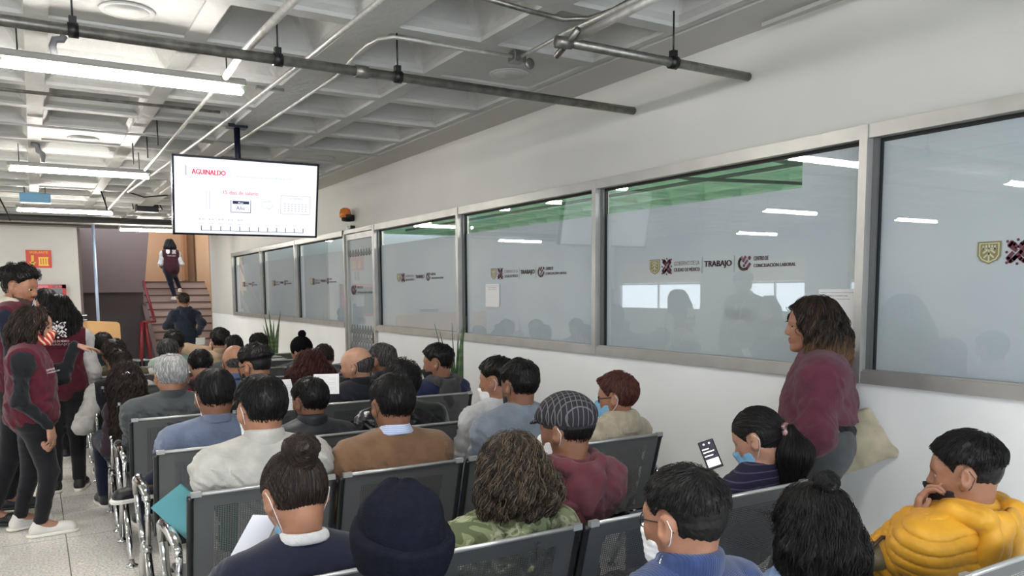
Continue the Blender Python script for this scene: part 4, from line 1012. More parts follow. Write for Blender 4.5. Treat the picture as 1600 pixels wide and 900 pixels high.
wn = 0
for i in range(len(mull) - 1):
    y0, y1 = mull[i], mull[i + 1]
    if abs(y0 - 8.86) < .01: continue
    wn += 1
    m0, m1 = .022, .022
    fr = MB()
    fr.box((3.462, y0, 2.335), (3.56, y1, 2.40)); fr.box((3.462, y0, 1.153), (3.56, y1, 1.213))
    fr.box((3.455, y0 - m0, 1.153), (3.575, y0 + m0, 2.40)) if i == 0 else None
    fr.box((3.455, y1 - m1, 1.153), (3.575, y1 + m1, 2.40))
    fr.box((3.478, y0 + .022, 1.213), (3.5, y1 - .022, 1.222)); fr.box((3.52, y0 + .022, 2.318), (3.54, y1 - .022, 2.335), 1)
    fr.box((3.50, y1 - .052, 1.213), (3.545, y1 - .022, 2.335), 2); fr.box((3.50, y0 + .022, 1.213), (3.545, y0 + .036, 2.335), 2)
    fr.box((3.515, y1 - .06, 1.213), (3.54, y1 - .052, 2.335), 1); fr.box((3.52, y0 + .036, 1.213), (3.54, y1 - .06, 1.219), 1)
    w = structure(fr.build('window_%d' % wn, [alu, rubber, alud]))
    mesh_obj('window_pane', [(3.528, y0 + .036, 1.213), (3.528, y1 - .052, 1.213), (3.528, y1 - .052, 2.335), (3.528, y0 + .036, 2.335)], [(0, 3, 2, 1)], glass, w)
    ft_ = MB(); zt = 2.335 if y0 < 2 else 2.155
    ft_.box((3.5315, y0 + .03, 1.213), (3.532, y1 - .04, zt))
    if abs(y0 - 2.44) < .01: ft_.box((3.5315, y0 + .03, zt), (3.532, 2.85, 2.335))
    ft_.build('frosted_film', film, w)
    if y0 > 0:
        ln = min(1.182, (y1 - y0) * .56); D = Decal((3.5265, (y0 + y1) / 2 + .545, 1.718), (0, -1, 0), (0, 0, 1), (-1, 0, 0)); full_logo(D)
        D.build('printed_logo', inks, w)

# ---- door in the glazed wall
dr = MB()
dr.box((3.462, 8.882, 0), (3.56, 8.925, 2.40)); dr.box((3.462, 9.90, 0), (3.56, 9.948, 2.40)); dr.box((3.462, 8.88, 2.35), (3.56, 9.95, 2.40))
door = structure(dr.build('door_1', alu))
dl = MB(); dl.box((3.485, 8.93, .02), (3.53, 8.985, 2.34)); dl.box((3.485, 9.84, .02), (3.53, 9.895, 2.34)); dl.box((3.485, 8.985, 2.27), (3.53, 9.84, 2.34)); dl.box((3.485, 8.985, .02), (3.53, 9.84, .14))
dl.build('door_leaf', alu, door)
mesh_obj('door_pane', [(3.510, 8.985, .14), (3.510, 9.84, .14), (3.510, 9.84, 2.27), (3.510, 8.985, 2.27)], [(0, 3, 2, 1)], glass, door)
MB().box((3.515, 8.985, .14), (3.5155, 9.84, 2.27)).build('frosted_film', film, door)
D = Decal((3.508, 9.80, 1.575), (0, -1, 0), (0, 0, 1), (-1, 0, 0)); ccl(D, 0, 0, .19, .13, 0, 1); dtext(D, 'CENTRO DE', .22, .080, .030, .20, 0, bold=.001); dtext(D, 'CONCILIACIÓN LABORAL', .22, .020, .030, .56, 0, bold=.001)
D.build('printed_logo', inks, door)
D = Decal((3.507, 9.84, .14), (0, -1, 0), (0, 0, 1), (-1, 0, 0)); taupe = mat('taupe_print', (108, 100, 88), rough=.6)
def drops(D, v0, rows, W, n, dv, h):
    for r_ in range(rows):
        for k in range(n):
            u = (k + .5 + (.5 if r_ % 2 else 0)) * W / n; v = v0 - r_ * dv
            if u > W - .02: continue
            w = W / n * .36
            D.line([(u, v + h), (u - w, v + h * .25), (u - w * .6, v), (u, v - .01), (u + w * .6, v), (u + w, v + h * .25), (u, v + h)], .013, 0)
            D.line([(u, v + h * .55), (u, v + h * .15)], .012, 0)
drops(D, .96, 10, .855, 9, .105, .095); drops(D, 1.93, 1, .855, 9, .1, .07)
D.build('printed_pattern', [taupe], door)
MB().box((3.45, 8.945, 1.0), (3.485, 8.97, 1.12)).tube([(3.44, 8.957, 1.05), (3.43, 9.06, 1.05)], .009).build('door_handle', chrome, door)

# ---- the room behind the glass: greenish slab, partition, added lamps
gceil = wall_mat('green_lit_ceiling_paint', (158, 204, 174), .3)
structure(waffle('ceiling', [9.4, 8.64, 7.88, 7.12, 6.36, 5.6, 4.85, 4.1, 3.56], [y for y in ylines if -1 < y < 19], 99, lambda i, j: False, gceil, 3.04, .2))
structure(MB().box((9.4, YB, 0), (9.5, YE, 3.3)).build('wall_office', wall_mat('office_wall', (150, 154, 158))))
structure(MB().box((4.06, YE, 0), (9.5, YE + .1, 3.3)).box((3.62, YB - .1, 0), (9.5, YB, 3.3)).build('wall_office', wall_mat('office_wall', (150, 154, 158))))

# ---- the other walls
structure(MB().box((-.8, 18.9, 0), (.85, 19.05, ZC + .06)).box((XL, 18.9, 0), (-.8, 19.05, ZC + .06)).build('wall_back', white_wall))
lw = MB(); lw.box((XL - .15, YB, 0), (XL, 20, 1.05)); lw.box((XL - .15, YB, 2.35), (XL, 20, 3.3))
LWIN = [(10.2, 10.9), (12.0, 13.8), (15.3, 18.7)]; c0_ = YB
for a, b in LWIN: lw.box((XL - .15, c0_, 1.05), (XL, a, 2.35)); c0_ = b
lw.box((XL - .15, c0_, 1.05), (XL, 20, 2.35)); structure(lw.build('wall_left', wall_mat('grey_left_wall', (176, 178, 180))))
for a, b in LWIN:
    f = MB(); blind = MB().box((XL - .04, a, 1.80), (XL - .035, b, 2.35)).build('roller_blind', mat('cream_blind', (214, 202, 170), rough=.8)); tag(blind, 'cream roller blind lowered over a window of the unseen left wall', 'blind', 'roller blinds of the left wall')
    for y in (a, (a + b) / 2 - .02, b - .04): f.box((XL - .1, y, 1.05), (XL - .05, y + .04, 2.35))
    for z in (1.05, 1.75, 2.31): f.box((XL - .1, a, z), (XL - .05, b, z + .04))
    wn += 1; w = structure(f.build('window_%d' % wn, alu)); mesh_obj('window_pane', [(XL - .08, a, 1.05), (XL - .08, b, 1.05), (XL - .08, b, 2.35), (XL - .08, a, 2.35)], [(0, 1, 2, 3)], glass, w)
wf_ = MB(); wf_.box((XL - .15, YB - .15, 0), (3.6, YB, .9)).box((XL - .15, YB - .15, 2.8), (3.6, YB, 3.3)).box((XL - .15, YB - .15, .9), (-7.4, YB, 2.8)).box((3.3, YB - .15, .9), (3.6, YB, 2.8)).box((-2.2, YB - .15, .9), (-1.9, YB, 2.8)); structure(wf_.build('wall_front', white_wall))  # unseen wall; its window openings are added to let in fill daylight
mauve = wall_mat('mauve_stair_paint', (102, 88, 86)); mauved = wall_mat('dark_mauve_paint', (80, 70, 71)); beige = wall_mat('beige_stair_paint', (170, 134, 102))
# stairwell
structure(MB().box((.85, 18.9, 0), (.90, 22.6, 3.3)).build('wall_stair_left', mauve))
structure(MB().box((.85, 23.9, 0), (4.1, 24.0, 5.6)).build('wall_stair_back', beige))
structure(MB().box((3.95, 19.1, 0), (4.05, 24, 5.6)).build('wall_stair_right', beige))
structure(MB().box((3.50, YE + .001, 0), (4.0, YE + .10, 5.6)).build('wall_stair_front', beige))
structure(MB().box((.8, 18.9, 5.5), (4.1, 24, 5.6)).build('ceiling', white_wall))
structure(MB().box((3.62, 23.55, 1.95), (3.72, 23.9, 5.5)).build('trim_3', wall_mat('brown_column_paint', (138, 98, 68))))
# upper flight seen from the side and the wall under the landing
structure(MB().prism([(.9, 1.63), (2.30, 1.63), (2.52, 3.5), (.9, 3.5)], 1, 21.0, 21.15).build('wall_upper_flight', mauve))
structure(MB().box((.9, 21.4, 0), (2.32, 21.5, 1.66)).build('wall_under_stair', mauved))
st = MB(); Y0 = 19.45; rise, tread = .174, .30
for k in range(11):
    st.box((2.38, Y0 + tread * k, 0), (3.95, Y0 + tread * (k + 1) + (.02 if k < 10 else 1.3), rise * (k + 1) - .03)); st.box((2.36, Y0 + tread * k - .025, rise * (k + 1) - .03), (3.95, Y0 + tread * (k + 1) + (.0 if k < 10 else 1.3), rise * (k + 1)), 1)
stair = structure(st.build('stairs', [wall_mat('stair_riser', (180, 158, 148)), wall_mat('stair_nosing', (92, 76, 72))]))
st = MB().prism([(19.3, 0), (22.9, 0), (22.9, 2.02), (22.6, 2.02), (19.3, .16)], 0, 2.28, 2.38)
st.build('stringer', mauve, stair)
hr = MB()
hr.tube([(2.30, 23.0, 2.93), (2.30, 19.25, .98)], .030, 8)
hr.tube([(2.30, 19.25, .98), (2.02, 19.15, .98)], .026, 8); hr.tube([(2.02, 19.15, .98), (1.96, 19.15, 0)], .045, 8); hr.tube([(2.10, 19.2, .98), (2.18, 19.25, 0)], .040, 8); hr.tube([(2.30, 23.0, 2.93), (2.30, 23.0, 1.95)], .03, 8)
hrail = hr.build('handrail', redp); tag(hrail, 'maroon painted tubular handrail rising along the open side of the stairs', 'handrail')
t = MB().tube([(2.24, 21.4, 3.2), (2.24, 21.4, 1.75)], .05, 8).build('rail_post', redp); tag(t, 'short maroon post hanging beside the upper stair flight', 'post')

# ---- pillar end of back wall, conduit pole, desk, sign, hose cabinet
t = MB().tube([(1.04, 17.0, 0), (1.04, 17.0, 3.05)], .028, 10).build('metal_pole', mat('pale_blue_steel', (170, 188, 214), rough=.3, metal=.3)); tag(t, 'thin pale blue metal pole standing from floor to ceiling behind the reception desk', 'pole')
wood = mat('light_wood_laminate', (198, 154, 98), rough=.45, noise=.06, nscale=3)
desk = empty('reception_desk', (.5, 14.3, 0)); tag(desk, 'light wood reception desk with rounded upper corner in front of the stairs', 'desk')
pts = [(-1.3, 0), (.66, 0), (.66, 1.10)] + [(.66 - .06 + .06 * math.cos(a), 1.10 + .06 * math.sin(a)) for a in np.linspace(0, PI / 2, 6)] + [(.0, 1.20), (-1.3, 1.20)]
MB().prism(pts, 1, -.3, -.26).build('front_panel', wood, desk, bevel=.004)
MB().box((-1.3, -.26, .75), (.62, .45, .79)).build('desk_top', wood, desk); MB().box((.60, -.26, 0), (.64, .45, .75)).build('side_panel', wood, desk)
t = empty('document_tray', (.52, 14.05, 1.2)); tag(t, 'black and chrome tray lying on top of the reception desk', 'tray')
MB().box((-.28, -.10, 0), (.18, .08, .012)).box((-.28, -.10, .07), (.18, .08, .085)).build('tray_shelf', chrome, t); MB().box((-.24, -.06, .013), (.10, .06, .066)).build('tray_body', blackm, t)
sg = empty('evacuation_sign', (.14, 18.89, 2.33)); tag(sg, 'red and yellow evacuation sign with an arrow on the white back wall', 'sign')
MB().box((-.225, -.006, -.19), (.225, 0, .17)).build('sign_board', mat('sign_red', (206, 74, 58), rough=.5), sg)
D = Decal((-.2, -.0075, -.17), (1, 0, 0), (0, 0, 1), (0, -1, 0)); dtext(D, 'VIGILANTE', .035, .27, .05, .33, 0)
D.line([(.09, .22), (.09, .09)], .045); D.poly([(.03, .10), (.15, .10), (.09, .01)]); D.rect(.19, .02, .37, .05); D.rect(.19, .17, .37, .20)
for k in range(4): D.rect(.195 + k * .045, .05, .225 + k * .045, .17)
D.build('sign_print', [mat('sign_yellow', (238, 196, 70), rough=.5)], sg)
hc = empty('fire_hose_cabinet', (.25, 18.88, 1.55)); tag(hc, 'red fire hose cabinet with a number on the back wall behind the staff', 'cabinet')
cb = MB(); cb.box((-.62, -.12, .17), (.34, .01, .25)); cb.box((-.62, -.12, -.55), (-.55, .01, .25)); cb.box((.27, -.12, -.55), (.34, .01, .25)); cb.box((-.62, -.12, -.55), (.34, .01, -.48)); cb.build('cabinet_frame', mat('fire_red', (178, 30, 38), rough=.35), hc)
MB().box((-.55, -.05, -.48), (.27, 0, .17)).build('cabinet_door', mat('dark_glass', (52, 48, 50), rough=.15), hc); MB().box((-.30, -.058, -.30), (.02, -.05, -.02)).build('cabinet_notice', mat('grey_notice', (178, 178, 182)), hc)
MB().box((-.55, -.125, .175), (.02, -.119, .235)).build('cabinet_strip', mat('pink_strip', (224, 130, 140)), hc)
D = Decal((.10, -.124, .185), (1, 0, 0), (0, 0, 1), (0, -1, 0)); dtext(D, 'H153', 0, 0, .05, .15, 0, bold=.003); D.build('cabinet_number', [paper], hc)
D = Decal((.0, 18.895, 1.86), (1, 0, 0), (0, 0, 1), (0, -1, 0)); D.disc(.10, .20, .07, 0); D.disc(.10, .08, .07, 0); D.line([(.1, .25), (.1, 0)], .02, 1, .001)
t = D.build('wall_emblem', [mat('grey_emblem', (120, 120, 122)), paper]); tag(t, 'small grey emblem on the white wall above the hose cabinet', 'emblem')

# ---- flashing beacon over the glazed wall
bc = empty('warning_beacon', (3.5, 9.64, 2.56)); tag(bc, 'orange warning beacon fixed on the white wall above the glazed door', 'beacon')
MB().lathe([(.03, -.07), (.075, -.06), (.085, .0), (.085, .012)], (-.07, 0, 0), 16).build('beacon_base', blackm, bc)
MB().lathe([(.07, .0), (.072, .06), (.06, .10), (.03, .12)], (-.10, 0, -.02), 16).build('beacon_dome', mat('amber_dome', (222, 122, 24), rough=.2, coat=.5), bc)
MB().box((-.06, -.06, -.16), (0, .06, -.12)).build('beacon_bracket', blackm, bc)

# ================================================================== ceiling lamps, pipes, screen
tube_m = mat('lit_tube', (255, 255, 255), emit=(255, 250, 244), estr=1.0)
tube_m.node_tree.nodes['Principled BSDF'].inputs['Emission Strength'].default_value = LAMP
fix_m = mat('lamp_housing', (150, 148, 142), rough=.5)
def lamp_thing(x, y, z, label, group=None, L=1.24, rz=0, drop=.2):
    t = empty('fluorescent_lamp', (x, y, z), rz); tag(t, label, 'ceiling lamp', group)
    MB().box((-L / 2, -.055, .006), (L / 2, .055, .045)).build('housing', fix_m, t, bevel=.008)
    MB().tube([(-L / 2 + .02, 0, -.008), (L / 2 - .02, 0, -.008)], .034, 12).build('diffuser', tube_m, t)
    for sx in (-1, 1):
        MB().tube([(sx * L / 2, 0, .01), (sx * (L / 2 - .03), 0, .01)], .042, 12).build('end_cap', mat('clear_green_cap', (196, 214, 190), rough=.3), t)
        MB().tube([(sx * L * .42, 0, .05), (sx * L * .42, 0, ZC - z)], .004, 5).build('hanging_rod', blackm, t)
    return t
lamp_thing(.52, 4.93, 2.82, 'long lit fluorescent lamp hanging top left, nearest the camera')
lamp_thing(.475, 8.97, 2.82, 'lit fluorescent lamp hanging beyond the nearest one, second from the front')
lamp_thing(.475, 13.30, 2.82, 'lit fluorescent lamp third from the front, above the white back wall')
lamp_thing(2.06, 16.6, 2.82, 'farthest lit fluorescent lamp, in front of the stairs behind the screen')
for x, y in ((-3.1, 4.9), (-3.1, 8.4), (-3.1, 12.6), (-6.4, 4.9), (-6.4, 8.4), (-6.4, 12.0), (-3.1, 16.4), (-6.4, 16.4), (.5, 1.1), (-3.1, 1.1)):  # some known from reflections, the rest added as unseen fill light
    lamp_thing(x, y, 2.82, 'one of the mirrored and added fluorescent lamps over the unseen room', 'mirrored and added lamps over the rest of the room')
for x, y in ((4.8, 4.2), (4.8, 6.6), (4.8, 9.0), (4.8, 11.4), (4.8, 13.8), (4.8, 16.2), (4.8, 1.0)):  # added to brighten the frosted film from behind
    lamp_thing(x, y, 2.70, 'added fluorescent lamp brightening the office behind the glass wall', 'lamps added in the office')

def pipe(name, pts, r, m, label, cat='pipe', parts=None):
    o = MB().tube(pts, r, 10).build(name, m); tag(o, label, cat); return o
def hanger(parent, x, y, z, zt=ZC):
    o = MB().tube([(x, y, z + .03), (x, y, zt + .02)], .005, 6).build('hanger_rod', blackm, parent)
    MB().tube([(x - .022, y, z + .0), (x + .022, y, z + .0)], .034, 10).box((x - .016, y - .016, z + .02), (x + .016, y + .016, z + .06)).build('pipe_clamp', blackm, parent)
p = pipe('water_pipe', [(-6, 4.19, 2.805), (3.49, 4.19, 2.805)], .026, steel, 'long dark galvanised pipe crossing the ceiling to the right wall', 'pipe')
for x in (.22, 1.80, -1.8, 1.14): hanger(p, x, 4.19, 2.805)
MB().tube([(1.555, 4.19, 2.805), (1.625, 4.19, 2.805)], .033, 10).build('coupling', steel, p)
p = pipe('water_pipe', [(2.28, 3.20, 2.80), (3.49, 3.20, 2.80)], .024, steel, 'short galvanised pipe running into the right wall, nearest the camera')
hanger(p, 2.93, 3.20, 2.80); MB().tube([(2.28, 3.20, 2.80), (2.20, 3.22, 2.80)], .030, 8).tube([(2.26, 3.12, 2.84), (2.26, 3.30, 2.76)], .016, 8).build('pipe_elbow', steel, p)
pipe('conduit', [tuple(at_y(*q)) for q in ((895, 62, 3.22), (1040, -12, 2.6))], .020, lightpipe, 'thick pale conduit slanting away from the short pipe at the top of the picture')
def atz_(px, py, z):
    d = (px - 800) / 1232.07 * R2 - (py - 571.13) / 1232.07 * U2 + Fv
    return tuple(A(0, 0, CAM_H) + d * (z - CAM_H) / d[2])
pipe('conduit', [atz_(750, -5, 2.98), atz_(830, 18, 2.98), atz_(880, 30, 2.98), atz_(920, 29, 2.98), atz_(960, 15, 2.98), atz_(1000, -8, 2.98)], .013, steel, 'curved grey conduit at the very top edge beside the thick pale one')
pipe('conduit', [atz_(250, 302, 2.96), atz_(340, 242, 2.96), atz_(428, 184, 2.96), atz_(527, 118, 2.96), atz_(556, 86, 2.98), atz_(574, 70, 3.0), atz_(592, 61, 3.0), atz_(615, 58, 3.0), atz_(650, 63, 3.0), atz_(720, 76, 3.0), atz_(800, 88, 3.0)], .011, lightpipe, 'thin conduit bending from the left ceiling to the metal junction box')
pipe('conduit', [atz_(815, 88, 3.0), atz_(850, 70, 3.0), atz_(885, 50, 2.98), atz_(930, 30, 2.96), atz_(1010, -8, 2.96)], .011, lightpipe, 'thin conduit rising from the metal junction box to the upper edge')
SC = pipe('conduit', [atz_(600, -4, 2.96), atz_(480, 92, 2.96), atz_(320, 214, 2.96), atz_(200, 300, 2.96)], .014, lightpipe, 'straight pale conduit running down the room along the wide ceiling rib')
pipe('conduit', [atz_(465, -6, 2.86), atz_(380, 82, 2.86), atz_(352, 120, 2.86)], .020, lightpipe, 'short thick white conduit crossing over the long dark pipe')
TC = pipe('conduit', [atz_(352, 120, 2.86), atz_(250, 240, 2.86), atz_(168, 328, 2.86)], .012, lightpipe, 'thin conduit passing behind the nearest lamp towards the stairs')
for px_, py_, lb in ((245, 187, 'a'), (229, 210, 'b'), (207, 222, 'c')):
    q_ = atz_(px_, py_, 3.05); MB().tube([q_, (q_[0], q_[1], 2.84)], .006, 5).build('hanging_rod', blackm, TC)
for px_, py_ in ((422, 140), (317, 222)):
    q_ = atz_(px_, py_, 2.97); MB().box((q_[0] - .09, q_[1] - .02, 2.965), (q_[0] + .09, q_[1] + .02, 2.985)).build('pipe_bracket', steel, SC)
for x, y0_, z0_, lb in ((5.2, 3.0, 2.9, 'grey pipe under the green office ceiling, nearest the glass'), (7.0, 3.0, 2.93, 'grey pipe under the green office ceiling, farther from the glass')):
    pipe('office_pipe', [(x, y0_, z0_), (x, 16, z0_)], .022, mat('green_grey_pipe', (54, 72, 62)), lb)
for y, lb in ((5.0, 'cross pipe under the office ceiling above the third window'), (6.3, 'bent cross pipe under the office ceiling beyond the third window')):
    pipe('office_pipe', [(3.7, y, 2.9), (6.3, y + .3, 2.84), (9.2, y, 2.9)], .020, mat('green_grey_pipe', (54, 72, 62)), lb)
pipe('conduit', [(-6, 6.35, 2.97), (1.28, 6.35, 2.97)], .012, steel, 'thin grey conduit crossing the ceiling behind the nearest lamp')
pipe('conduit', [(-6, 7.75, 3.0), (3.1, 7.75, 3.0)], .010, ceil_m, 'white painted conduit crossing the ceiling above the screen')
jb = empty('junction_box', atz_(808, 90, 3.0)); tag(jb, 'metal junction box with a loose knockout under the ceiling rib', 'junction box')
MB().box((-.04, -.04, -.03), (.04, .04, .03)).build('box_body', steel, jb, bevel=.004); MB().lathe([(.012, -.006), (.032, -.006), (.032, .006), (.012, .006)], (.075, -.02, -.03), 14, axis=1).build('loose_cover', steel, jb)
t = MB().box((0, 0, 0), (1, .02, .02)).build('wall_mounted_duct', ceil_m); t.location = atz_(1190, 42, 3.0); t.rotation_euler = (0, 0, math.radians(-92)); t.scale = (1.2, 1, 1); tag(t, 'white cable duct along the top of the right wall', 'duct')
# bent grey pipes above lamps
for k, (a, lb) in enumerate((([(100, 56), (97, 62), (85, 62), (82, 72), (85, 86)], 'bent grey drain pipe elbow above the nearest lamp'), ([(48, 224), (58, 227), (60, 236), (66, 240), (68, 254)], 'bent grey drain pipe elbow above the second lamp'))):
    z = 2.98; pts = [Vector(atz_(*q, 3.03)) for q in a]; base = pts[0]; yy = base.y
    pipe('hanging_drain_elbow', [tuple(at_y(*q, yy)) for q in a], .020 + .006 * k, mat('grey_plastic_pipe', (120, 120, 122), rough=.5), lb)
# round discs in the filled coffers
for (px, py, lb) in ((199, 18, 'round ceiling vent nearest the camera, top left'), (130, 217, 'round ceiling vent above the second lamp'), (795, 116, 'round ceiling vent near the metal junction box'), (505, 247, 'round ceiling vent beside the screen near the right wall')):
    c = atz_(px, py, ZC + .006); v = empty('ceiling_vent', c); tag(v, lb, 'ceiling vent')
    MB().lathe([(.108, .0), (.128, -.002), (.132, .006), (.108, .009)], (0, 0, 0), 32).build('vent_rim', ceil_m, v); MB().lathe([(.001, -.001), (.105, -.001), (.105, .006)], (0, 0, 0), 32).build('vent_disc', ceil_m, v)
    MB().lathe([(.105, .0035), (.110, .0035)], (0, 0, 0), 32).build('vent_gap', blackm, v)
# far clutter under the slab
pipe('steel_beam', [(-6, 16.2, 2.93), (3.4, 16.2, 2.93)], .055, mat('dark_steel', (58, 56, 54), rough=.5), 'dark round steel beam crossing in front of the back wall', 'beam')
pipe('steel_beam', [(-6, 17.6, 2.96), (3.4, 17.6, 2.96)], .045, mat('dark_steel', (58, 56, 54)), 'second dark steel beam, closer to the stairs', 'beam')
pipe('water_pipe', [(-6, 16.9, 2.93), (3.4, 16.9, 2.93)], .03, lightpipe, 'pale pipe between the two dark beams by the stairs')
structure(MB().box((-.8, 18.3, 2.98), (3.5, 18.95, 3.4)).build('trim_4', wall_mat('grey_beam_paint', (130, 126, 120))))
c = at_y(55, 310, 12.5); t = empty('blue_box', c); tag(t, 'blue plastic equipment box hanging under the ceiling at far left', 'box')
MB().box((-.18, -.1, -.06), (.18, .1, .06)).build('box_body', mat('blue_plastic', (92, 150, 184), rough=.4), t, bevel=.01); MB().box((-.10, -.08, .06), (.06, .08, .075)).build('box_lid', mat('pale_blue_plastic', (170, 196, 206)), t)
MB().tube([(-.12, 0, .07), (-.12, 0, 3.04 - c[2])], .005, 5).build('hanging_rod', blackm, t); MB().tube([(.12, 0, .07), (.12, 0, 3.04 - c[2])], .005, 5).build('hanging_rod', blackm, t)
c = at_y(229, 322, 14.5); t = empty('projector', c); tag(t, 'black ceiling projector with cables near the stairs', 'projector')
MB().box((-.17, -.12, -.10), (.17, .12, .02)).build('projector_body', blackm, t, bevel=.01)
MB().tube([(-.2, 0, -.06), (-.22, 0, .12), (-.05, 0, .20), (.05, 0, .10), (.16, 0, .14), (.24, 0, -.05)], .012, 6).build('cable', blackm, t); MB().tube([(0, 0, .02), (0, 0, 3.04 - c[2])], .015, 6).build('mount_pole', steel, t)
for (q, lb) in (([(-3, 305), (10, 330), (16, 345)], 'slanting dark cable at the far left under the ceiling'), ([(157, 296), (166, 322), (168, 330)], 'thin dark cable hanging behind the third lamp'), ([(160, 298), (200, 300), (225, 308), (262, 305)], 'sagging dark cable left of the screen')):
    pipe('hanging_cable', [tuple(at_y(*k, 12.6)) for k in q], .010, blackm, lb, 'cable')

# the screen
tv = empty('ceiling_screen', (0, 0, 0)); tag(tv, 'large lit flat screen hanging from the ceiling and showing a presentation slide', 'screen')
TL, TR, BL = at_y(268, 240, 6.9), at_y(498.5, 257, 6.9), at_y(270, 366, 7.04)
ux = nrm(TR - TL); TW = np.linalg.norm(TR - TL); dn = nrm((BL - TL) - ux * ((BL - TL) @ ux)); TH = abs((BL - TL) @ dn); nz_ = np.cross(ux, -dn)   # ux x up -> towards viewer?
if nz_[1] > 0: nz_ = -nz_
Mt = Matrix(((ux[0], -dn[0], nz_[0], BL[0] - (BL - TL) @ ux * ux[0]), (ux[1], -dn[1], nz_[1], (TL + dn * TH)[1]), (ux[2], -dn[2], nz_[2], (TL + dn * TH)[2]), (0, 0, 0, 1)))
Mt = Matrix.Translation(Vector(TL + dn * TH)) @ Matrix(((ux[0], -dn[0], nz_[0], 0), (ux[1], -dn[1], nz_[1], 0), (ux[2], -dn[2], nz_[2], 0), (0, 0, 0, 1)))
tv.matrix_world = Mt
b_ = .016
fr = MB(); fr.box((0, 0, -.045), (TW, TH, -.004)); fr.box((0, 0, -.004), (TW, b_, .006)); fr.box((0, TH - b_, -.004), (TW, TH, .006)); fr.box((0, 0, -.004), (b_, TH, .006)); fr.box((TW - b_, 0, -.004), (TW, TH, .006))
fr.build('bezel', mat('glossy_black_plastic', (18, 20, 34), rough=.25), tv)
def emis(name, rgb, s): 
    m = mat(name, (10, 10, 12), rough=.2, emit=rgb, estr=s); return m
sc_m = emis('lit_screen_white', (244, 250, 255), SCREEN); MB().box((b_, b_, -.003), (TW - b_, TH - b_, .0005)).build('display', sc_m, tv)
D = Decal((b_, b_, .002), (1, 0, 0), (0, 1, 0), (0, 0, 1)); w_, h_ = TW - 2 * b_, TH - 2 * b_
S = lambda x, y: ((x) * w_, (1 - y) * h_)       # fractions from the upper left
dtext(D, 'AGUINALDO', S(.115, .215)[0], S(.115, .215)[1], .058 * h_ * 1.15, .225 * w_, 0, bold=.002)
dtext(D, 'Se fundamenta en el artículo 87 de la LFT', S(.41, .222)[0], S(.41, .222)[1], .024 * h_, .40 * w_, 3)
D.line([S(.078, .11), S(.078, .235)], .004, 2); D.line([S(.375, .13), S(.375, .25)], .002, 3); D.line([S(.078, .235), S(.12, .235)], .002, 3)
dtext(D, '15 días de salario', S(.325, .46)[0], S(.325, .46)[1], .052 * h_, .245 * w_, 1, bold=.001)
for x in (.212, .232): D.line([S(x, .42), S(x, .68)], .003, 3)
D.rect(*S(.39, .585), *S(.505, .545), 2); dtext(D, 'Por', S(.43, .58)[0], S(.43, .58)[1], .022 * h_, .035 * w_, 4, lift=.001); D.line([S(.378, .53), S(.378, .70), S(.517, .70), S(.517, .53)], .004, 2)
dtext(D, 'Año', S(.415, .665)[0], S(.415, .665)[1], .05 * h_, .06 * w_, 2)
D.line([S(.60, .54), S(.60, .625), S(.648, .625), S(.648, .645), S(.682, .585), S(.648, .52), S(.648, .54), S(.60, .54)], .003, 3)
D.line([S(.735, .44), S(.955, .44), S(.955, .695), S(.735, .695), S(.735, .44)], .004, 3); dtext(D, 'DICIEMBRE', S(.79, .49)[0], S(.79, .49)[1], .026 * h_, .11 * w_, 3)
for r_ in range(4):
    for k in range(7): D.rect(*S(.76 + .026 * k, .56 + .032 * r_), *S(.772 + .026 * k, .548 + .032 * r_), 3)
for k, mth in enumerate('ENE FEB MAR ABR MAY JUN JUL AGO SEP OCT NOV DIC'.split()):
    x = .175 + .0665 * k; D.line([S(x, .90), S(x, .96)], .006, 2); dtext(D, mth, S(x - .016, .875)[0], S(x - .016, .875)[1], .020 * h_, .034 * w_, 3)
    if k < 5: dtext(D, '$1.25', S(x - .015, .82)[0], S(x - .015, .82)[1], .020 * h_, .034 * w_, 2)
D.line([S(.175, .96), S(.175 + .0665 * 11, .96)], .004, 2)
D.build('slide_content', [emis('slide_red', (206, 50, 84), .6), emis('slide_rose', (196, 120, 140), .7), emis('slide_navy', (50, 52, 90), .5), emis('slide_grey', (158, 158, 172), .7), emis('slide_white', (240, 240, 250), .8)], tv)
pc = (TL + TR) / 2 + A(-.03, .26, -.25)
pl = MB().tube([tuple(pc + A(0, .0, 0)), (pc[0], pc[1], ZC + .02)], .026, 10).box((pc[0] - .08, pc[1] - .06, ZC - .02), (pc[0] + .08, pc[1] + .06, ZC + .01)).box((pc[0] - .12, pc[1] - .05, pc[2] - .12), (pc[0] + .12, pc[1] + .0, pc[2] + .02)).build('mount_pole', mat('dark_blue_metal', (24, 26, 44), rough=.35, metal=.3), tv)
pl.matrix_parent_inverse = Mt.inverted()

# ---- notices stuck on the glass
def notice(y0, y1, z0, z1, label):
    t = empty('notice_sheet', (3.524, 0, 0)); t.location = (3.524, (y0 + y1) / 2, (z0 + z1) / 2); tag(t, label, 'notice')
    hw, hh_ = (y1 - y0) / 2, (z1 - z0) / 2
    MB().box((-.0008, -hw, -hh_), (0, hw, hh_)).build('sheet', paper, t); D = Decal((-.0012, hw, -hh_), (0, -1, 0), (0, 0, 1), (-1, 0, 0)); W, Hh = 2 * hw, 2 * hh_
    for k, (s_, f_) in enumerate((('CONSULTA LOS REQUISITOS DE CONCILIACIÓN', .9), ('INGRESA AL SIGUIENTE LINK:', .6), ('conciliacion.cdmx.gob.mx', .7))): dtext(D, s_, W * (.5 - f_ / 2), Hh * (.90 - .08 * k), Hh * .035, W * f_, 0)
    D.build('sheet_print', [mat('dark_print', (60, 60, 66))], t)
notice(6.04, 6.29, 1.473, 1.677, 'white notice sheet taped to the glass above the snake plant')
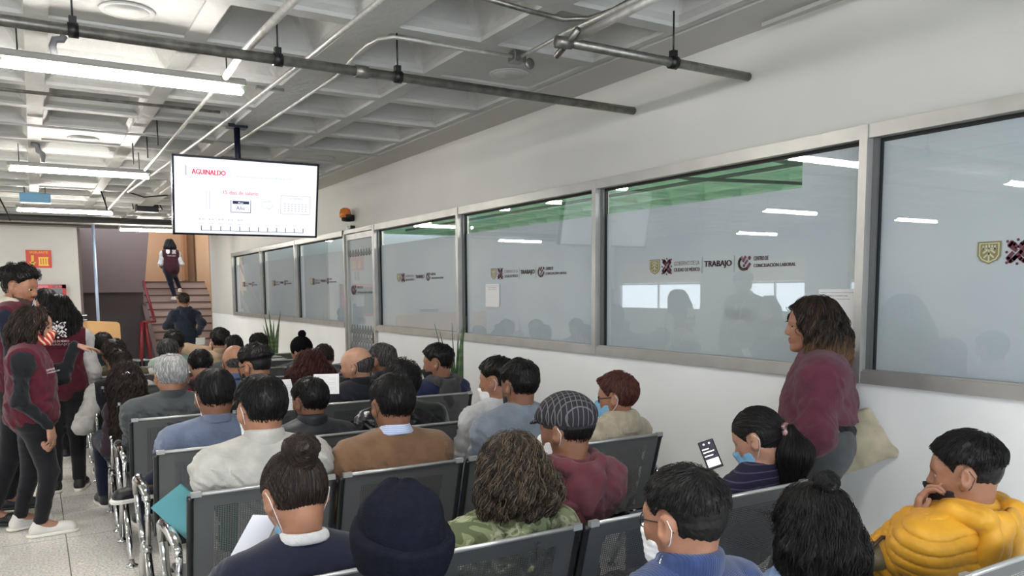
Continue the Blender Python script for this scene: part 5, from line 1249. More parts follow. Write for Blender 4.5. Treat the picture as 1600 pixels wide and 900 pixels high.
notice(2.50, 2.72, 1.406, 1.615, 'white notice sheet taped to the glass behind the standing woman')
t = MB().box((3.5333, 3.177, 1.442), (3.5338, 3.381, 1.504)).build('paper_slip', paper); tag(t, 'blank paper slip stuck behind the large frosted window', 'paper')
# ---- potted snake plants
leafm = mat('snake_plant_leaf', (60, 88, 52), rough=.4, stripe=('Z', 4, (82, 108, 60), .5, 7))
def leaf(mb, base, tip, w, bendv, n=9, tw=0):
    base, tip = Vector(base), Vector(tip); V = []; F = []
    d = (tip - base).normalized(); s_ = Vector((math.cos(tw), math.sin(tw), 0))
    for i in range(n + 1):
        t_ = i / n; c = base.lerp(tip, t_) + Vector(bendv) * math.sin(PI * t_) ; ww = w * (.55 + .45 * math.sin(PI * min(1, t_ * 1.3))) * (1 - t_ ** 4) + .001; nn = d.cross(s_) * ww * .35
        V += [c - s_ * ww, c + nn, c + s_ * ww, c + nn * .2 + nn.normalized() * -.004]
    for i in range(n):
        for k in range(4): F.append((i * 4 + k, i * 4 + (k + 1) % 4, i * 4 + 4 + (k + 1) % 4, i * 4 + 4 + k))
    mb.add(V, F, 0, True)
def snake(x, y, leaves, label, pz=.42):
    t = empty('snake_plant', (x, y, 0)); tag(t, label, 'plant', 'snake plants along the glazed wall')
    MB().lathe([(.10, 0), (.14, .02), (.17, pz - .03), (.18, pz), (.155, pz), (.15, pz - .04), (.001, pz - .04)], (0, 0, 0), 24).build('plant_pot', mat('white_pot', (206, 204, 198), rough=.4), t)
    for (px, py, w) in leaves:
        tip = at_y(px, py, y) - A(x, y, 0); mb = MB(); leaf(mb, (tip[0] * .12, rng.uniform(-.05, .05), pz - .05), (tip[0], rng.uniform(-.12, .12), tip[2]), w, (-tip[0] * .18, 0, 0), tw=rng.uniform(-.4, .4)); mb.build('leaf', leafm, t)
c = at_y(711, 560, 6.2)
snake(c[0], 6.2, [(686, 506, .018), (683, 517, .026), (712, 505, .016), (703, 526, .014), (724, 499, .042), (739, 494, .022), (730, 525, .018), (705, 540, .03), (716, 520, .03)], 'tall green snake plant by the wall beside the man in the blue hooded jacket')
c = at_y(427, 540, 12.4)
snake(c[0], 12.4, [(413, 490, .03), (418, 482, .028), (412, 508, .025), (409, 512, .022), (437, 485, .036), (439, 496, .036), (424, 510, .03), (430, 500, .03), (420, 520, .03)], 'snake plant farther away, behind the person in the striped sweater')

# ================================================================== rows of chairs
def perf_mat():
    m = bpy.data.materials.new('perforated_steel'); m.use_nodes = True; N, L = nt(m); p = N['Principled BSDF']
    p.inputs['Base Color'].default_value = lin((104, 107, 108)); p.inputs['Metallic'].default_value = .25; p.inputs['Roughness'].default_value = .38
    tc = N.new('ShaderNodeTexCoord'); mp = N.new('ShaderNodeMapping'); mp.inputs['Scale'].default_value = (1, 1, 1)
    L.new(tc.outputs['UV'], mp.inputs['Vector']); sp = N.new('ShaderNodeSeparateXYZ'); L.new(mp.outputs['Vector'], sp.inputs[0])
    def fr_(out, sc):
        a = N.new('ShaderNodeMath'); a.operation = 'MULTIPLY'; a.inputs[1].default_value = sc; L.new(out, a.inputs[0]); b = N.new('ShaderNodeMath'); b.operation = 'FRACT'; L.new(a.outputs[0], b.inputs[0])
        c = N.new('ShaderNodeMath'); c.operation = 'SUBTRACT'; c.inputs[1].default_value = .5; L.new(b.outputs[0], c.inputs[0]); d = N.new('ShaderNodeMath'); d.operation = 'MULTIPLY'; L.new(c.outputs[0], d.inputs[0]); L.new(c.outputs[0], d.inputs[1]); return d.outputs[0]
    def rng_(out, lo, hi):
        a = N.new('ShaderNodeMath'); a.operation = 'GREATER_THAN'; a.inputs[1].default_value = lo; L.new(out, a.inputs[0]); b = N.new('ShaderNodeMath'); b.operation = 'LESS_THAN'; b.inputs[1].default_value = hi; L.new(out, b.inputs[0])
        c = N.new('ShaderNodeMath'); c.operation = 'MULTIPLY'; L.new(a.outputs[0], c.inputs[0]); L.new(b.outputs[0], c.inputs[1]); return c.outputs[0]
    s = N.new('ShaderNodeMath'); s.operation = 'ADD'; L.new(fr_(sp.outputs[0], 125), s.inputs[0]); L.new(fr_(sp.outputs[1], 125), s.inputs[1])
    lt = N.new('ShaderNodeMath'); lt.operation = 'LESS_THAN'; lt.inputs[1].default_value = .085; L.new(s.outputs[0], lt.inputs[0])
    z = N.new('ShaderNodeMath'); z.operation = 'MULTIPLY'; L.new(rng_(sp.outputs[0], .075, .405), z.inputs[0]); L.new(rng_(sp.outputs[1], .07, .80), z.inputs[1])
    q = N.new('ShaderNodeMath'); q.operation = 'MULTIPLY'; L.new(lt.outputs[0], q.inputs[0]); L.new(z.outputs[0], q.inputs[1])
    al = N.new('ShaderNodeMath'); al.operation = 'SUBTRACT'; al.inputs[0].default_value = 1; L.new(q.outputs[0], al.inputs[1]); L.new(al.outputs[0], p.inputs['Alpha'])
    return m
perf = perf_mat(); topedge = mat('steel_top_edge', (188, 190, 188), rough=.3, metal=.5); sidem = mat('black_side_frame', (58, 60, 62), rough=.28, metal=.6)
BW = .48
def seat_profile():
    """back from the top (y 0, z .86) down, round the bend and forward to the seat's front lip"""
    pts = [(-.012, .862), (.0, .858), (.012, .84), (.045, .72), (.085, .58), (.110, .50)]
    for k in range(7): a = PI + (PI / 2) * k / 6; pts.append((.110 + .07 + .07 * math.cos(a), .49 + .07 * math.sin(a) - 0))
    pts += [(.30, .425), (.45, .435), (.52, .435), (.545, .420), (.550, .400)]
    return pts
def make_bench_parts():
    pr = seat_profile(); s = [0]
    for a, b in zip(pr[:-1], pr[1:]): s.append(s[-1] + math.hypot(b[0] - a[0], b[1] - a[1]))
    V = []; F = []; UV = []
    for (y, z), l in zip(pr, s): V += [(0, y, z), (BW, y, z)]; UV += [(0, l), (BW, l)]
    for i in range(len(pr) - 1): F.append((2 * i, 2 * i + 1, 2 * i + 3, 2 * i + 2))
    me = bpy.data.meshes.new('seat_shell'); me.from_pydata(V, [], F); me.materials.append(perf)
    uv = me.uv_layers.new(name='uv')
    for lp in me.loops: uv.data[lp.index].uv = UV[lp.vertex_index]
    me.polygons.foreach_set('use_smooth', [True] * len(F))
    return me, pr
shell_me, prof = make_bench_parts()
def mesh_only(mb, name, mats):
    o = mb.build(name, mats); me = o.data; bpy.data.objects.remove(o); return me
sf = MB(); sf.tube([(0, y + .006, z - .004) for y, z in prof[1:]], .014, 8, flat=.9); side_me = mesh_only(sf, 'side_frame', sidem)
te = MB(); te.tube([(.004, -.004, .862), (BW - .004, -.004, .862)], .0075, 8); te.box((.0, -.012, .852), (.032, .006, .872)); te.box((BW - .032, -.012, .852), (BW, .006, .872)); top_me = mesh_only(te, 'top_rail', topedge)
lg = MB()
lg.tube([(0, .16, .36), (0, .02, .20), (0, -.10, .045)], .018, 8); lg.tube([(0, .26, .36), (0, .36, .22), (0, .46, .045)], .020, 8); lg.tube([(0, .12, .36), (0, .34, .36)], .022, 8)
for y in (-.10, .46): lg.lathe([(.012, .0), (.034, .0), (.034, .012), (.014, .022), (.012, .05)], (0, y, 0), 12)
leg_me = mesh_only(lg, 'leg', chrome)
am = MB(); am.tube([(0, .30, .37), (0, .44, .44), (0, .505, .56), (0, .48, .635), (0, .40, .655), (0, .22, .660), (0, .10, .655), (0, .05, .62)], [.018, .018, .019, .022, .024, .022, .020, .016], 10)
am.tube([(0, .505, .56), (0, .48, .635), (0, .40, .662)], [.022, .027, .026], 10); am.tube([(0, .03, .62), (0, .09, .40)], .012, 8); arm_me = mesh_only(am, 'armrest', chrome)
def part(me, name, parent, loc):
    o = bpy.data.objects.new(name, me); COL.objects.link(o); o.parent = parent; o.location = loc; return o
ROWS = [(-.18, 1.11, .555, 5), (.41, 2.015, .548, 4), (.465, 3.11, .592, 4), (.46, 4.04, .572, 4), (.46, 5.165, .585, 4), (.455, 5.98, .58, 4), (.43, 7.10, .58, 4), (.45, 7.99, .58, 4), (.45, 8.83, .58, 4), (.45, 9.75, .58, 4)]
RL = ['nearest row, cut off by the lower edge of the picture', 'second row, holding the woman with the bun', 'third row, holding the man in the mustard sweater', 'fourth row, holding the man in the blue shirt', 'fifth row, holding the silver haired older man', 'sixth row, holding the woman with long curly hair', 'seventh row, holding the person in the black vest', 'eighth row, holding the person in the camouflage jacket', 'ninth row, holding the person in the beige jacket', 'farthest row, nearest the stairs']
for (x0, y, pitch_, n), rl in zip(ROWS, RL):
    b = empty('waiting_bench', (x0, y, 0)); tag(b, 'perforated steel bench in the ' + rl, 'bench', 'rows of perforated steel benches')
    global_w = BW / .48
    for k in range(n):
        ox = k * pitch_; sc = (pitch_ - .035) / BW
        s_ = part(shell_me, 'seat_shell', b, (ox, 0, 0)); s_.scale = (sc, 1, 1)
        for xx in (0, BW * sc): part(side_me, 'side_frame', b, (ox + xx, 0, 0))
        tp = part(top_me, 'top_rail', b, (ox, 0, 0)); tp.scale = (sc, 1, 1)
    W = n * pitch_ - .035
    MB().box((.02, .20, .34), (W - .02, .26, .39)).build('beam', blackm, b)
    for xx in (-.045, W / 2, W + .045): part(leg_me, 'leg', b, (xx, 0, 0))
    for xx in [-.045, W + .045]: part(arm_me, 'armrest', b, (xx, 0, 0))
# ================================================================== people
bk = ('black_hair', (15, 13, 13), (30, 26, 25)); dbr = ('dark_brown_hair', (34, 24, 19), (58, 42, 32)); cur = ('dark_red_hair', (58, 28, 26), (92, 50, 44), .5)
grey = ('grey_hair', (126, 124, 122), (176, 174, 172), .55); sgrey = ('salt_and_pepper_hair', (52, 50, 50), (104, 100, 98), .55); auburn = ('auburn_hair', (72, 36, 30), (112, 62, 52), .5)
hl_ = ('streaked_brown_hair', (38, 31, 27), (116, 100, 82), .45); ombre = ('brown_tipped_hair', (28, 22, 21), (112, 82, 58), .45); whiteh = ('white_grey_hair', (172, 172, 170), (208, 208, 206), .6)
denim = cloth('blue_jeans', (70, 88, 122)); darktr = cloth('black_trousers', (24, 25, 30)); navytr = cloth('navy_trousers', (28, 36, 58)); greytr = cloth('grey_trousers', (82, 84, 88)); whitetr = cloth('cream_trousers', (196, 192, 184))
blackshoe = mat('black_shoe', (24, 24, 26), rough=.5); whiteshoe = mat('white_shoe', (214, 210, 204), rough=.6); brownshoe = mat('brown_shoe', (70, 50, 38))
T = lambda m=darktr, **k: dict(k='trousers', m=m, **k)
def strap(o, P0, child, c, pts, r=.012, m=None, name='bag_strap', flat=.35, label=None):
    mb = MB(); mb.tube([tuple(np.asarray(p) - c['root']) for p in pts], r, 6, flat=flat); q = mb.build(name, m or blackm, P0)
    if label: q['label'] = label
    return q
def surf(c, a, b, z, off=.03):
    """a point on the back of the torso: a across, b out of the back"""
    return c['N'] + c['rt'] * a - c['ft'] * (b + off) + c['u'] * z

def S(label, px, py, Y, **k):
    P = at_y(px, py, Y); k.update(label=label, head=tuple(P), D=max(1.3, depth(P))); PEOPLE.append(k)
PEOPLE = []
def seat(px, row, dx=0, dy=.30): return None

# ---- nearest row
S('person seen from behind in a folded black knit beanie, nearest the camera', 625, 860, 1.55, hs=1.02, skin='brown', hair='short', ho=dict(top=.010, side=.006, nape=-.07), hm=bk, hat='beanie', hatm=mat('navy_black_fleece', (20, 22, 32), rough=.95, spec=.1, noise=.2, nscale=60, bump=.5, bscale=350), wear=[dict(k='jacket', m=cloth('charcoal_jacket', (30, 32, 40)), collar='stand'), T()], shoes=blackshoe, seed=4, pitch=6)
def post_fade(o, P0, child, c):
    z = MB().tube([tuple(c['N'] - c['rt'] * .075 + c['ft'] * .02 + c['u'] * .055 - c['root']), tuple(c['N'] - c['rt'] * .09 + c['ft'] * .03 - c['u'] * .02 - c['root'])], .003, 6).build('zip_pull', chrome, P0)
S('man with faded black hair and black glasses in a blue knit zip collar, lower centre', 1068, 815, 1.38, hs=1.04, yaw=10, skin='tan', hair='short', ho=dict(top=.017, side=.0022, z0=.0, z1=.075, tousle=.003, lift=.006, sl=.024, ns=5200, nape=-.065, zs=.0), hm=bk, mask=('white', .4), glasses=blackm, wear=[dict(k='sweater', m=knit('blue_rib_knit', (50, 70, 116), 300), collar='stand', cm=knit('blue_rib_knit', (50, 70, 116), 300), d=.018), T(denim)], shoes=blackshoe, seed=5, post=post_fade)
S('woman with long wet-looking black hair and a small top bun, lower right', 1268, 826, 1.42, fem=True, hs=.98, yaw=-4, skin='tan', hair='long', ho=dict(len=.34, th=.013, w=.092, flare=1.15, lock=.005, wob=.006, wave=.007, wfreq=55, lift=.008, ns=6500, r0=.036, r1=.032, back=-.02, sl=.34, jit=.1), hair2=[('bun', dict(bun=(.135, -.055, .027)))], hm=bk, wear=[dict(k='blouse', m=cloth('pale_blue_denim', (120, 146, 186)), collar='crew'), T(denim)], shoes=whiteshoe, seed=6, brow=False)
yel = mat('yellow_quilted_nylon', (214, 156, 40), rough=.5, spec=.4, noise=.07, nscale=18, bump=.12, bscale=60, sheen=.1)
S('man in a yellow quilted hooded jacket and black mask, chin on his hand', 1508, 740, 1.40, hs=1.04, yaw=24, byaw=-4, pitch=8, skin='tan', hair='short', ho=dict(top=.022, side=.004, z0=.0, z1=.07, tousle=.003, fringe=.002, hl=.082, ns=4800, lift=.004, zs=-.01), hm=bk, mask=('black', .55), wristL=lambda H, Rh, hs: H + Rh @ (A(-.060, .150, -.150) * hs), poleL=(-.3, .6, -1), handL=((.05, -.1, 1), (.35, -.9, .1), (.75, .85, .9, .95), .4), bw=1.06,
  wear=[dict(k='puffer_jacket', m=yel, d=.026, quilt=.011, qs=.040, fold=.001, h_=.004, collar='hood', hs=1.15, loose=.014), T(navytr)], shoes=blackshoe, seed=7)
# ---- second row
def post_bun(o, P0, child, c):
    strap(o, P0, child, c, [c['N'] + c['rt'] * .11 + c['ft'] * .03 + c['u'] * .012, surf(c, .130, .055, -.03), surf(c, .145, .095, -.14), surf(c, .11, .115, -.28), surf(c, .06, .12, -.42)], .010, mat('black_leather', (20, 20, 24), rough=.25), flat=.4)
S('woman with a high hair bun in a navy blazer with white collar, head bent down', 462, 778, 2.20, fem=True, hs=1.04, yaw=10, pitch=34, skin='tan', nback=-.02, hair='bun', ho=dict(bun=(.085, -.105, .048)), hm=dbr, mask=('blue', 1.0), sw=.165, bw=1.02, wear=[dict(k='blazer', m=cloth('navy_blazer', (24, 30, 50), bump=.15), fold=.003, collar='shirt', cm=cloth('white_collar', (226, 226, 226)), cz=-.012, cw=1.0, cn=3, clabel='white shirt collar'), T(navytr)], shoes=blackshoe, seed=8, post=post_bun)
S('woman with wavy streaked hair in a camouflage hooded top', 797, 742, 2.18, fem=True, hs=1.06, yaw=8, pitch=8, skin='light', hair='bob', ho=dict(len=.080, th=.010, w=.088, flare=1.12, lock=.006, wob=.006, wf=38, wave=.010, wfreq=80, lift=.008, ns=5200, r0=.040, r1=.034, sl=.20), hm=hl_, sw=.165, bw=1.06, wear=[dict(k='hooded_top', m=camo_mat(), d=.018, collar='hood', hs=.95, fold=.007), T(navytr)], shoes=blackshoe, seed=9)
S('man in a plaid flat cap, white mask and maroon hooded sweatshirt', 884, 674, 2.30, hs=.98, yaw=24, byaw=4, pitch=8, skin='brown', hair='short', ho=dict(top=.012, side=.010, nape=-.085, z0=.2, z1=.3), hm=bk, hat='ivy', hatm=plaid_mat(), mask=('white', 0), wear=[dict(k='hooded_sweatshirt', m=cloth('maroon_sweatshirt', (112, 56, 64)), d=.018, collar='hood', hs=.98, fold=.006), T(navytr)], shoes=blackshoe, seed=10, bw=1.04)
def post_phone(o, P0, child, c):
    F = Field(chain([c['H'] + c['Rh'] @ (A(0, -.128, -.015) + A(math.cos(a) * .026, -.002 * math.sin(a), math.sin(a) * .026)) for a in np.linspace(0, 2 * PI, 13)[:-1]], .014, closed=True), .003)
    F.near(.02, lambda P: .004 * wob(P, 160, 3)); V, Q = F.mesh(); child('scrunchie', V, Q, mat('pink_black_satin', (206, 160, 158), rough=.4, rgb2=(34, 26, 32), nscale=55), 'pink and black hair scrunchie')
S('woman with a black ponytail and pink scrunchie looking at her phone', 1184, 686, 2.33, fem=True, hs=1.06, yaw=26, byaw=16, pitch=26, skin='light', hair='pony', ho=dict(len=.25, ns=4200, sl=.14, lift=.004, jit=.06), hm=bk, mask=('blue', .3), relL=(.10, .33, -.10), relR=(-.16, .30, -.12), handL=((.2, .9, .4), (.6, .2, -.5), (.5, .5, .5, .5), .7), handR=((-.3, .8, .4), (-.5, .3, .4), (.5, .6, .6, .6), .7), wear=[dict(k='sweater', m=mat('navy_striped_knit', (26, 24, 50), rough=.9, bump=.3, bscale=200, stripe=('Z', 12, (74, 66, 96), .90, .4)), collar='crew', fold=.004), T(denim)], shoes=blackshoe, seed=11, post=post_phone)
# ---- third row
def post_white(o, P0, child, c):
    c0 = [q for q in P0.children if q.name.startswith('track_jacket')]
S('man in a white track jacket with green side panels', 408, 642, 3.27, hs=1.12, yaw=14, byaw=2, pitch=8, skin='tan', hair='short', ho=dict(top=.018, side=.013, tousle=.004, nape=-.07, ns=3600), hm=bk, mask=('white', 0), glasses=blackm, bw=1.12, wear=[dict(k='track_jacket', m=cloth('white_jacket', (214, 211, 202)), d=.020, collar='stand', fold=.006, panel=(cloth('green_panel', (26, 112, 60)), lambda q: (q[:, 0] < -.13) & (q[:, 0] > -.215) & (q[:, 1] > -.135) & (q[:, 1] < -.03) & (q[:, 2] < -.17) & (q[:, 2] > -.42))), T(whitetr)], shoes=whiteshoe, seed=12)
S('broad man in a mustard brown sweater over a pale blue shirt collar', 613, 636, 3.27, hs=1.10, yaw=4, pitch=8, skin='brown', hair='short', ho=dict(top=.018, side=.011, nape=-.065, ns=3600), hm=bk, mask=('black', 0), bw=1.14, wear=[dict(k='sweater', m=cloth('mustard_wool', (142, 108, 80)), d=.018, collar='shirt', cm=mat('blue_check_shirt', (158, 176, 214), rough=.8, stripe=('Z', 40, (206, 214, 232), .5, 0)), cw=1.0, cz=.004, fold=.005, clabel='pale blue checked shirt collar'), T(navytr)], shoes=blackshoe, seed=13)
def post_gs(o, P0, child, c):
    strap(o, P0, child, c, [c['N'] + c['rt'] * .075 + c['ft'] * .04 - c['u'] * .015, surf(c, .095, .035, -.01), surf(c, .07, .085, -.10), surf(c, .03, .105, -.18), surf(c, -.03, .115, -.28)], .017, mat('black_webbing', (26, 26, 30), rough=.8), flat=.25)
S('black haired man in a pale blue grey sweatshirt with a dark cross strap', 811, 604, 3.30, hs=.97, yaw=10, byaw=6, pitch=6, skin='brown', hair='short', ho=dict(top=.026, side=.014, tousle=.005, nape=-.07, ns=3800), hm=bk, mask=('black', .5), bw=1.06, wear=[dict(k='sweatshirt', m=cloth('blue_grey_sweatshirt', (136, 146, 158)), d=.018, collar='crew', fold=.005), T(denim)], shoes=whiteshoe, seed=14, post=post_gs)
S('woman with short auburn hair, glasses and a beige ribbed cardigan', 963, 622, 3.29, fem=True, hs=1.0, yaw=36, byaw=12, pitch=6, skin='tan', hair='short', ho=dict(top=.026, side=.022, tousle=.006, tf=50, nape=-.06, side_=.02, fringe=.01, ns=3800), hm=auburn, mask=('blue', 0), glasses=blackm, wear=[dict(k='cardigan', m=knit('beige_rib_knit', (196, 182, 158), 170), d=.020, collar='shawl', cm=knit('beige_rib_knit', (196, 182, 158), 170)), dict(k='polka_dot_blouse', m=dot_mat(), d=.006, name='polka_dot_blouse', hem=.02), T()], shoes=blackshoe, seed=15)
# ---- fourth row
S('man in a pale blue grey button shirt with a hanging loop', 336, 621, 4.22, hs=1.12, yaw=2, pitch=8, skin='brown', hair='short', ho=dict(top=.018, side=.011, nape=-.07, ns=3200), hm=bk, mask=('white', 0), bw=1.16, kneeL=(.62, 4.86, .60), ankL=tuple(at_y(238, 752, 4.80)), footL=(-1, -.25, 0), wear=[dict(k='shirt', m=cloth('blue_grey_shirt', (122, 134, 160)), d=.018, collar='shirt', fold=.007, loose=.012), T(navytr)], shoes=blackshoe, seed=16,
  post=lambda o, P0, child, c: MB().box((-.008, -.004, 0), (.008, .0, .055)).build('hanging_loop', cloth('blue_grey_shirt', (122, 134, 160)), P0).__setattr__('location', Vector(surf(c, .02, .115, -.20, .03) - c['root'])))
S('man in a black jacket looking left, with sleek black hair', 484, 629, 4.18, hs=1.02, yaw=22, byaw=4, pitch=8, skin='brown', hair='short', ho=dict(top=.020, side=.014, tousle=.002, nape=-.085, ns=3200), hm=bk, mask=('black', 0), wear=[dict(k='jacket', m=mat('black_nylon_jacket', (34, 37, 44), rough=.55, bump=.2, bscale=50), d=.022, collar='stand', fold=.008), T()], shoes=blackshoe, seed=17)
S('white t-shirt man with glasses partly hidden by the man in the grey sweatshirt', 776, 596, 4.0, hs=1.05, yaw=38, byaw=10, pitch=6, skin='tan', hair='short', ho=dict(top=.026, side=.004, z0=.02, z1=.08, tousle=.004), hm=bk, mask=('white', .8), bw=1.06, wear=[dict(k='t_shirt', m=cloth('white_cotton', (216, 217, 220)), sleeve=.42, d=.014, collar='crew'), T()], shoes=whiteshoe, seed=18)
S('person with tousled black hair in a black leather jacket behind the mustard sweater', 628, 603, 4.35, hs=1.08, yaw=8, pitch=6, skin='brown', hair='short', ho=dict(top=.028, side=.016, tousle=.009, tf=60, lift=.012, ns=3800), hm=bk, bw=1.15, wear=[dict(k='leather_jacket', m=mat('black_leather', (20, 20, 24), rough=.25), d=.024, collar='stand', fold=.008), T()], shoes=blackshoe, seed=19)
# ---- fifth row
S('older man with silver grey hair and a bald spot in a dark grey jacket', 268, 590, 5.33, hs=1.14, yaw=0, pitch=10, skin='tan', hair='short', ho=dict(top=.016, side=.013, crown=.024, tousle=.003, nape=-.06, ns=3200), hm=whiteh, bw=1.2, wear=[dict(k='jacket', m=cloth('dark_grey_jacket', (76, 82, 84)), d=.026, collar='stand', fold=.009), T()], shoes=blackshoe, seed=20)
S('bald man in profile with a thin dark mask and a black quilted jacket', 557, 573, 5.33, hs=1.14, yaw=50, byaw=12, pitch=8, skin='light', hair='ring', ho=dict(side=.008, ztop=.05), hm=sgrey, mask=('black', 1.1), bw=1.12, wear=[dict(k='jacket', m=cloth('black_blue_jacket', (36, 39, 48)), d=.026, collar='stand', fold=.008), T()], shoes=blackshoe, seed=21)
def post_khaki(o, P0, child, c):
    strap(o, P0, child, c, [c['N'] + c['rt'] * .08 - c['u'] * .01, surf(c, .05, .06, -.05), surf(c, -.02, .10, -.14), surf(c, -.10, .11, -.25), surf(c, -.16, .08, -.36)], .022, cloth('khaki_webbing', (112, 102, 76)), flat=.25, label='khaki bag strap')
S('grey haired man with a khaki bag strap across his back', 597, 566, 5.5, hs=1.06, yaw=26, pitch=6, skin='brown', hair='short', ho=dict(top=.018, side=.012, tousle=.005), hm=sgrey, wear=[dict(k='jacket', m=cloth('dark_slate_jacket', (44, 48, 56)), d=.02, collar='stand'), T()], shoes=blackshoe, seed=22, post=post_khaki)
S('man in a blue jacket with grey hood and black mask looking left beside the plant', 684, 568, 5.33, hs=1.10, yaw=48, byaw=14, pitch=8, skin='tan', hair='short', ho=dict(top=.022, side=.008, tousle=.004, fringe=.006, z0=.0, z1=.07), hm=bk, mask=('black', .6), bw=1.1, wear=[dict(k='hooded_jacket', m=cloth('blue_jacket', (40, 50, 88)), d=.022, collar='hood', cm=cloth('grey_hood', (84, 82, 84)), clabel='grey hood', hs=1.12, fold=.006), T(navytr)], shoes=blackshoe, seed=23)
S('man with an undercut, glasses and dark mask in a black jacket', 399, 573, 5.33, hs=1.10, yaw=36, byaw=6, pitch=10, skin='tan', hair='short', ho=dict(top=.026, side=.003, z0=.03, z1=.06, tousle=.006, tf=60, zs=.02, nape=-.055), hm=bk, mask=('black', 0), glasses=blackm, wear=[dict(k='jacket', m=cloth('soft_black_jacket', (26, 27, 32)), d=.02, collar='stand'), T()], shoes=blackshoe, seed=24)
# ---- sixth row
def post_clip(o, P0, child, c):
    pts = [c['toW'](A(x, -.140 + .2 * abs(x) , z)[None])[0] - c['root'] for x, z in ((-.030, .030), (-.020, .022), (-.010, .034), (.0, .042), (.010, .032), (.022, .022))]
    MB().tube(pts, .0035, 5).build('hair_clip', mat('silver_clip', (220, 220, 225), rough=.2, metal=.8), P0)
S('woman with long curly dark hair and a silver hair clip near the aisle', 197, 594, 6.12, fem=True, hs=1.02, bw=.70, sw=.13, relL=(.08, .22, -.34), relR=(-.05, .22, -.32), yaw=0, pitch=12, skin='tan', hair='curly', ho=dict(len=.40, th=.010, w=.070, flare=1.12, lock=.006, wob=.010, wf=30, wave=.012, wfreq=85, lift=.012, ns=9000, r0=.030, r1=.036, sl=.30, sw=1.1), hm=('curly_brown_hair', (34, 27, 25), (66, 50, 42), .6), wear=[dict(k='blouse', m=cloth('dark_plum_blouse', (58, 40, 50)), collar='crew'), T(navytr)], shoes=blackshoe, seed=25, post=post_clip, brow=False)
S('bald man in a blue shirt, seen from behind', 367, 567, 6.15, hs=1.10, yaw=6, pitch=8, skin='tan', hair='ring', ho=dict(side=.002, ztop=.03), hm=sgrey, mask=('black', 0), wear=[dict(k='shirt', m=cloth('mid_blue_shirt', (92, 108, 150)), d=.016, collar='shirt'), T()], shoes=blackshoe, seed=26, brow=False)
S('woman with thick curly dark red hair', 484, 577, 6.15, fem=True, hs=1.06, yaw=4, pitch=8, skin='tan', hair='curly', ho=dict(len=.17, th=.022, w=.125, flare=1.35, wob=.012, wf=45, wave=.010, wfreq=100, lift=.014, ns=7000, r0=.050, r1=.050, sl=.20), hm=cur, wear=[dict(k='jacket', m=cloth('soft_black_jacket', (26, 27, 32)), collar='crew'), T()], shoes=blackshoe, seed=27, brow=False)
# ---- seventh row
S('person in a black vest over white sleeves, on the aisle seat', 188, 573, 7.22, hs=1.06, pitch=8, skin='tan', hair='short', ho=dict(top=.02), hm=dbr, bw=1.04, relL=(-.05, .2, -.30), poleL=(-.5, -.4, -.8), wear=[dict(k='shirt', m=cloth('white_shirt', (214, 212, 206)), d=.020, collar='shirt', loose=.014), dict(k='vest', m=cloth('black_vest', (34, 36, 42)), sleeve=0, d=.030, name='vest'), T(navytr)], shoes=blackshoe, seed=28, brow=False)
S('person in a maroon and dark hooded jacket with head bowed', 314, 573, 7.22, hs=1.10, yaw=-4, pitch=24, skin='light', hair='short', ho=dict(top=.02, side=.018, nape=-.09), hm=bk, bw=1.1, wear=[dict(k='hooded_jacket', m=cloth('red_jacket', (158, 26, 42)), d=.024, collar='hood', cm=cloth('dark_plum_hood', (52, 38, 52)), clabel='dark plum hood', hs=1.15), T()], shoes=blackshoe, seed=29, brow=False)
S('person with short brown hair and a lilac collar beside the curly red hair', 506, 560, 7.22, hs=1.05, pitch=12, skin='brown', hair='short', ho=dict(top=.012, side=.008), hm=dbr, wear=[dict(k='jacket', m=cloth('mid_grey_jacket', (92, 94, 98)), d=.02, collar='shawl', cm=cloth('lilac_scarf', (108, 104, 160)), clabel='lilac scarf'), T()], shoes=blackshoe, seed=30, brow=False)
# ---- eighth row
ct = at_y(134, 556, 8.15)
S('person in a camouflage field jacket raising the left hand at the aisle', 179, 556, 8.12, hs=1.14, yaw=-4, pitch=8, skin='brown', hair='short', ho=dict(top=.022, side=.016, tousle=.007, nape=-.08), hm=dbr, bw=1.22, wristL=tuple(ct), poleL=(-1, .2, -1), handL=((-.3, 0, 1), (-.5, .6, 0), (.3, .3, .3, .3), .6), wear=[dict(k='field_jacket', m=mat('brown_camouflage', (92, 86, 66), rough=.9, rgb2=(52, 46, 38), nscale=16), d=.026, collar='stand', loose=.012), T()], shoes=blackshoe, seed=31, brow=False)
S('grey haired person in a white shirt, head tilted right near the stairs', 265, 553, 8.12, hs=1.10, yaw=-14, pitch=10, roll=-12, skin='tan', hair='short', ho=dict(top=.018, side=.014, tousle=.006), hm=sgrey, glasses=blackm, wear=[dict(k='shirt', m=cloth('white_shirt', (214, 212, 206)), d=.018, collar='shirt'), T()], shoes=blackshoe, seed=32, brow=False)
S('person with cropped dark hair, head bent, behind the bald man', 366, 545, 8.12, hs=1.08, yaw=0, pitch=26, skin='brown', hair='short', ho=dict(top=.008, side=.004), hm=bk, wear=[dict(k='jacket', m=cloth('mid_grey_jacket', (92, 94, 98)), d=.018, collar='crew'), T()], shoes=blackshoe, seed=33, brow=False)
S('person in a black bobble hat', 470, 549, 8.12, hs=1.08, yaw=34, pitch=10, skin='light', hair='short', ho=dict(top=.010, side=.008), hm=bk, hat='pom', hatm=mat('black_fleece', (14, 14, 17), rough=.95, spec=.1), wear=[dict(k='jacket', m=cloth('mid_grey_jacket', (92, 94, 98)), d=.02, collar='stand'), T()], shoes=blackshoe, seed=34, brow=False)
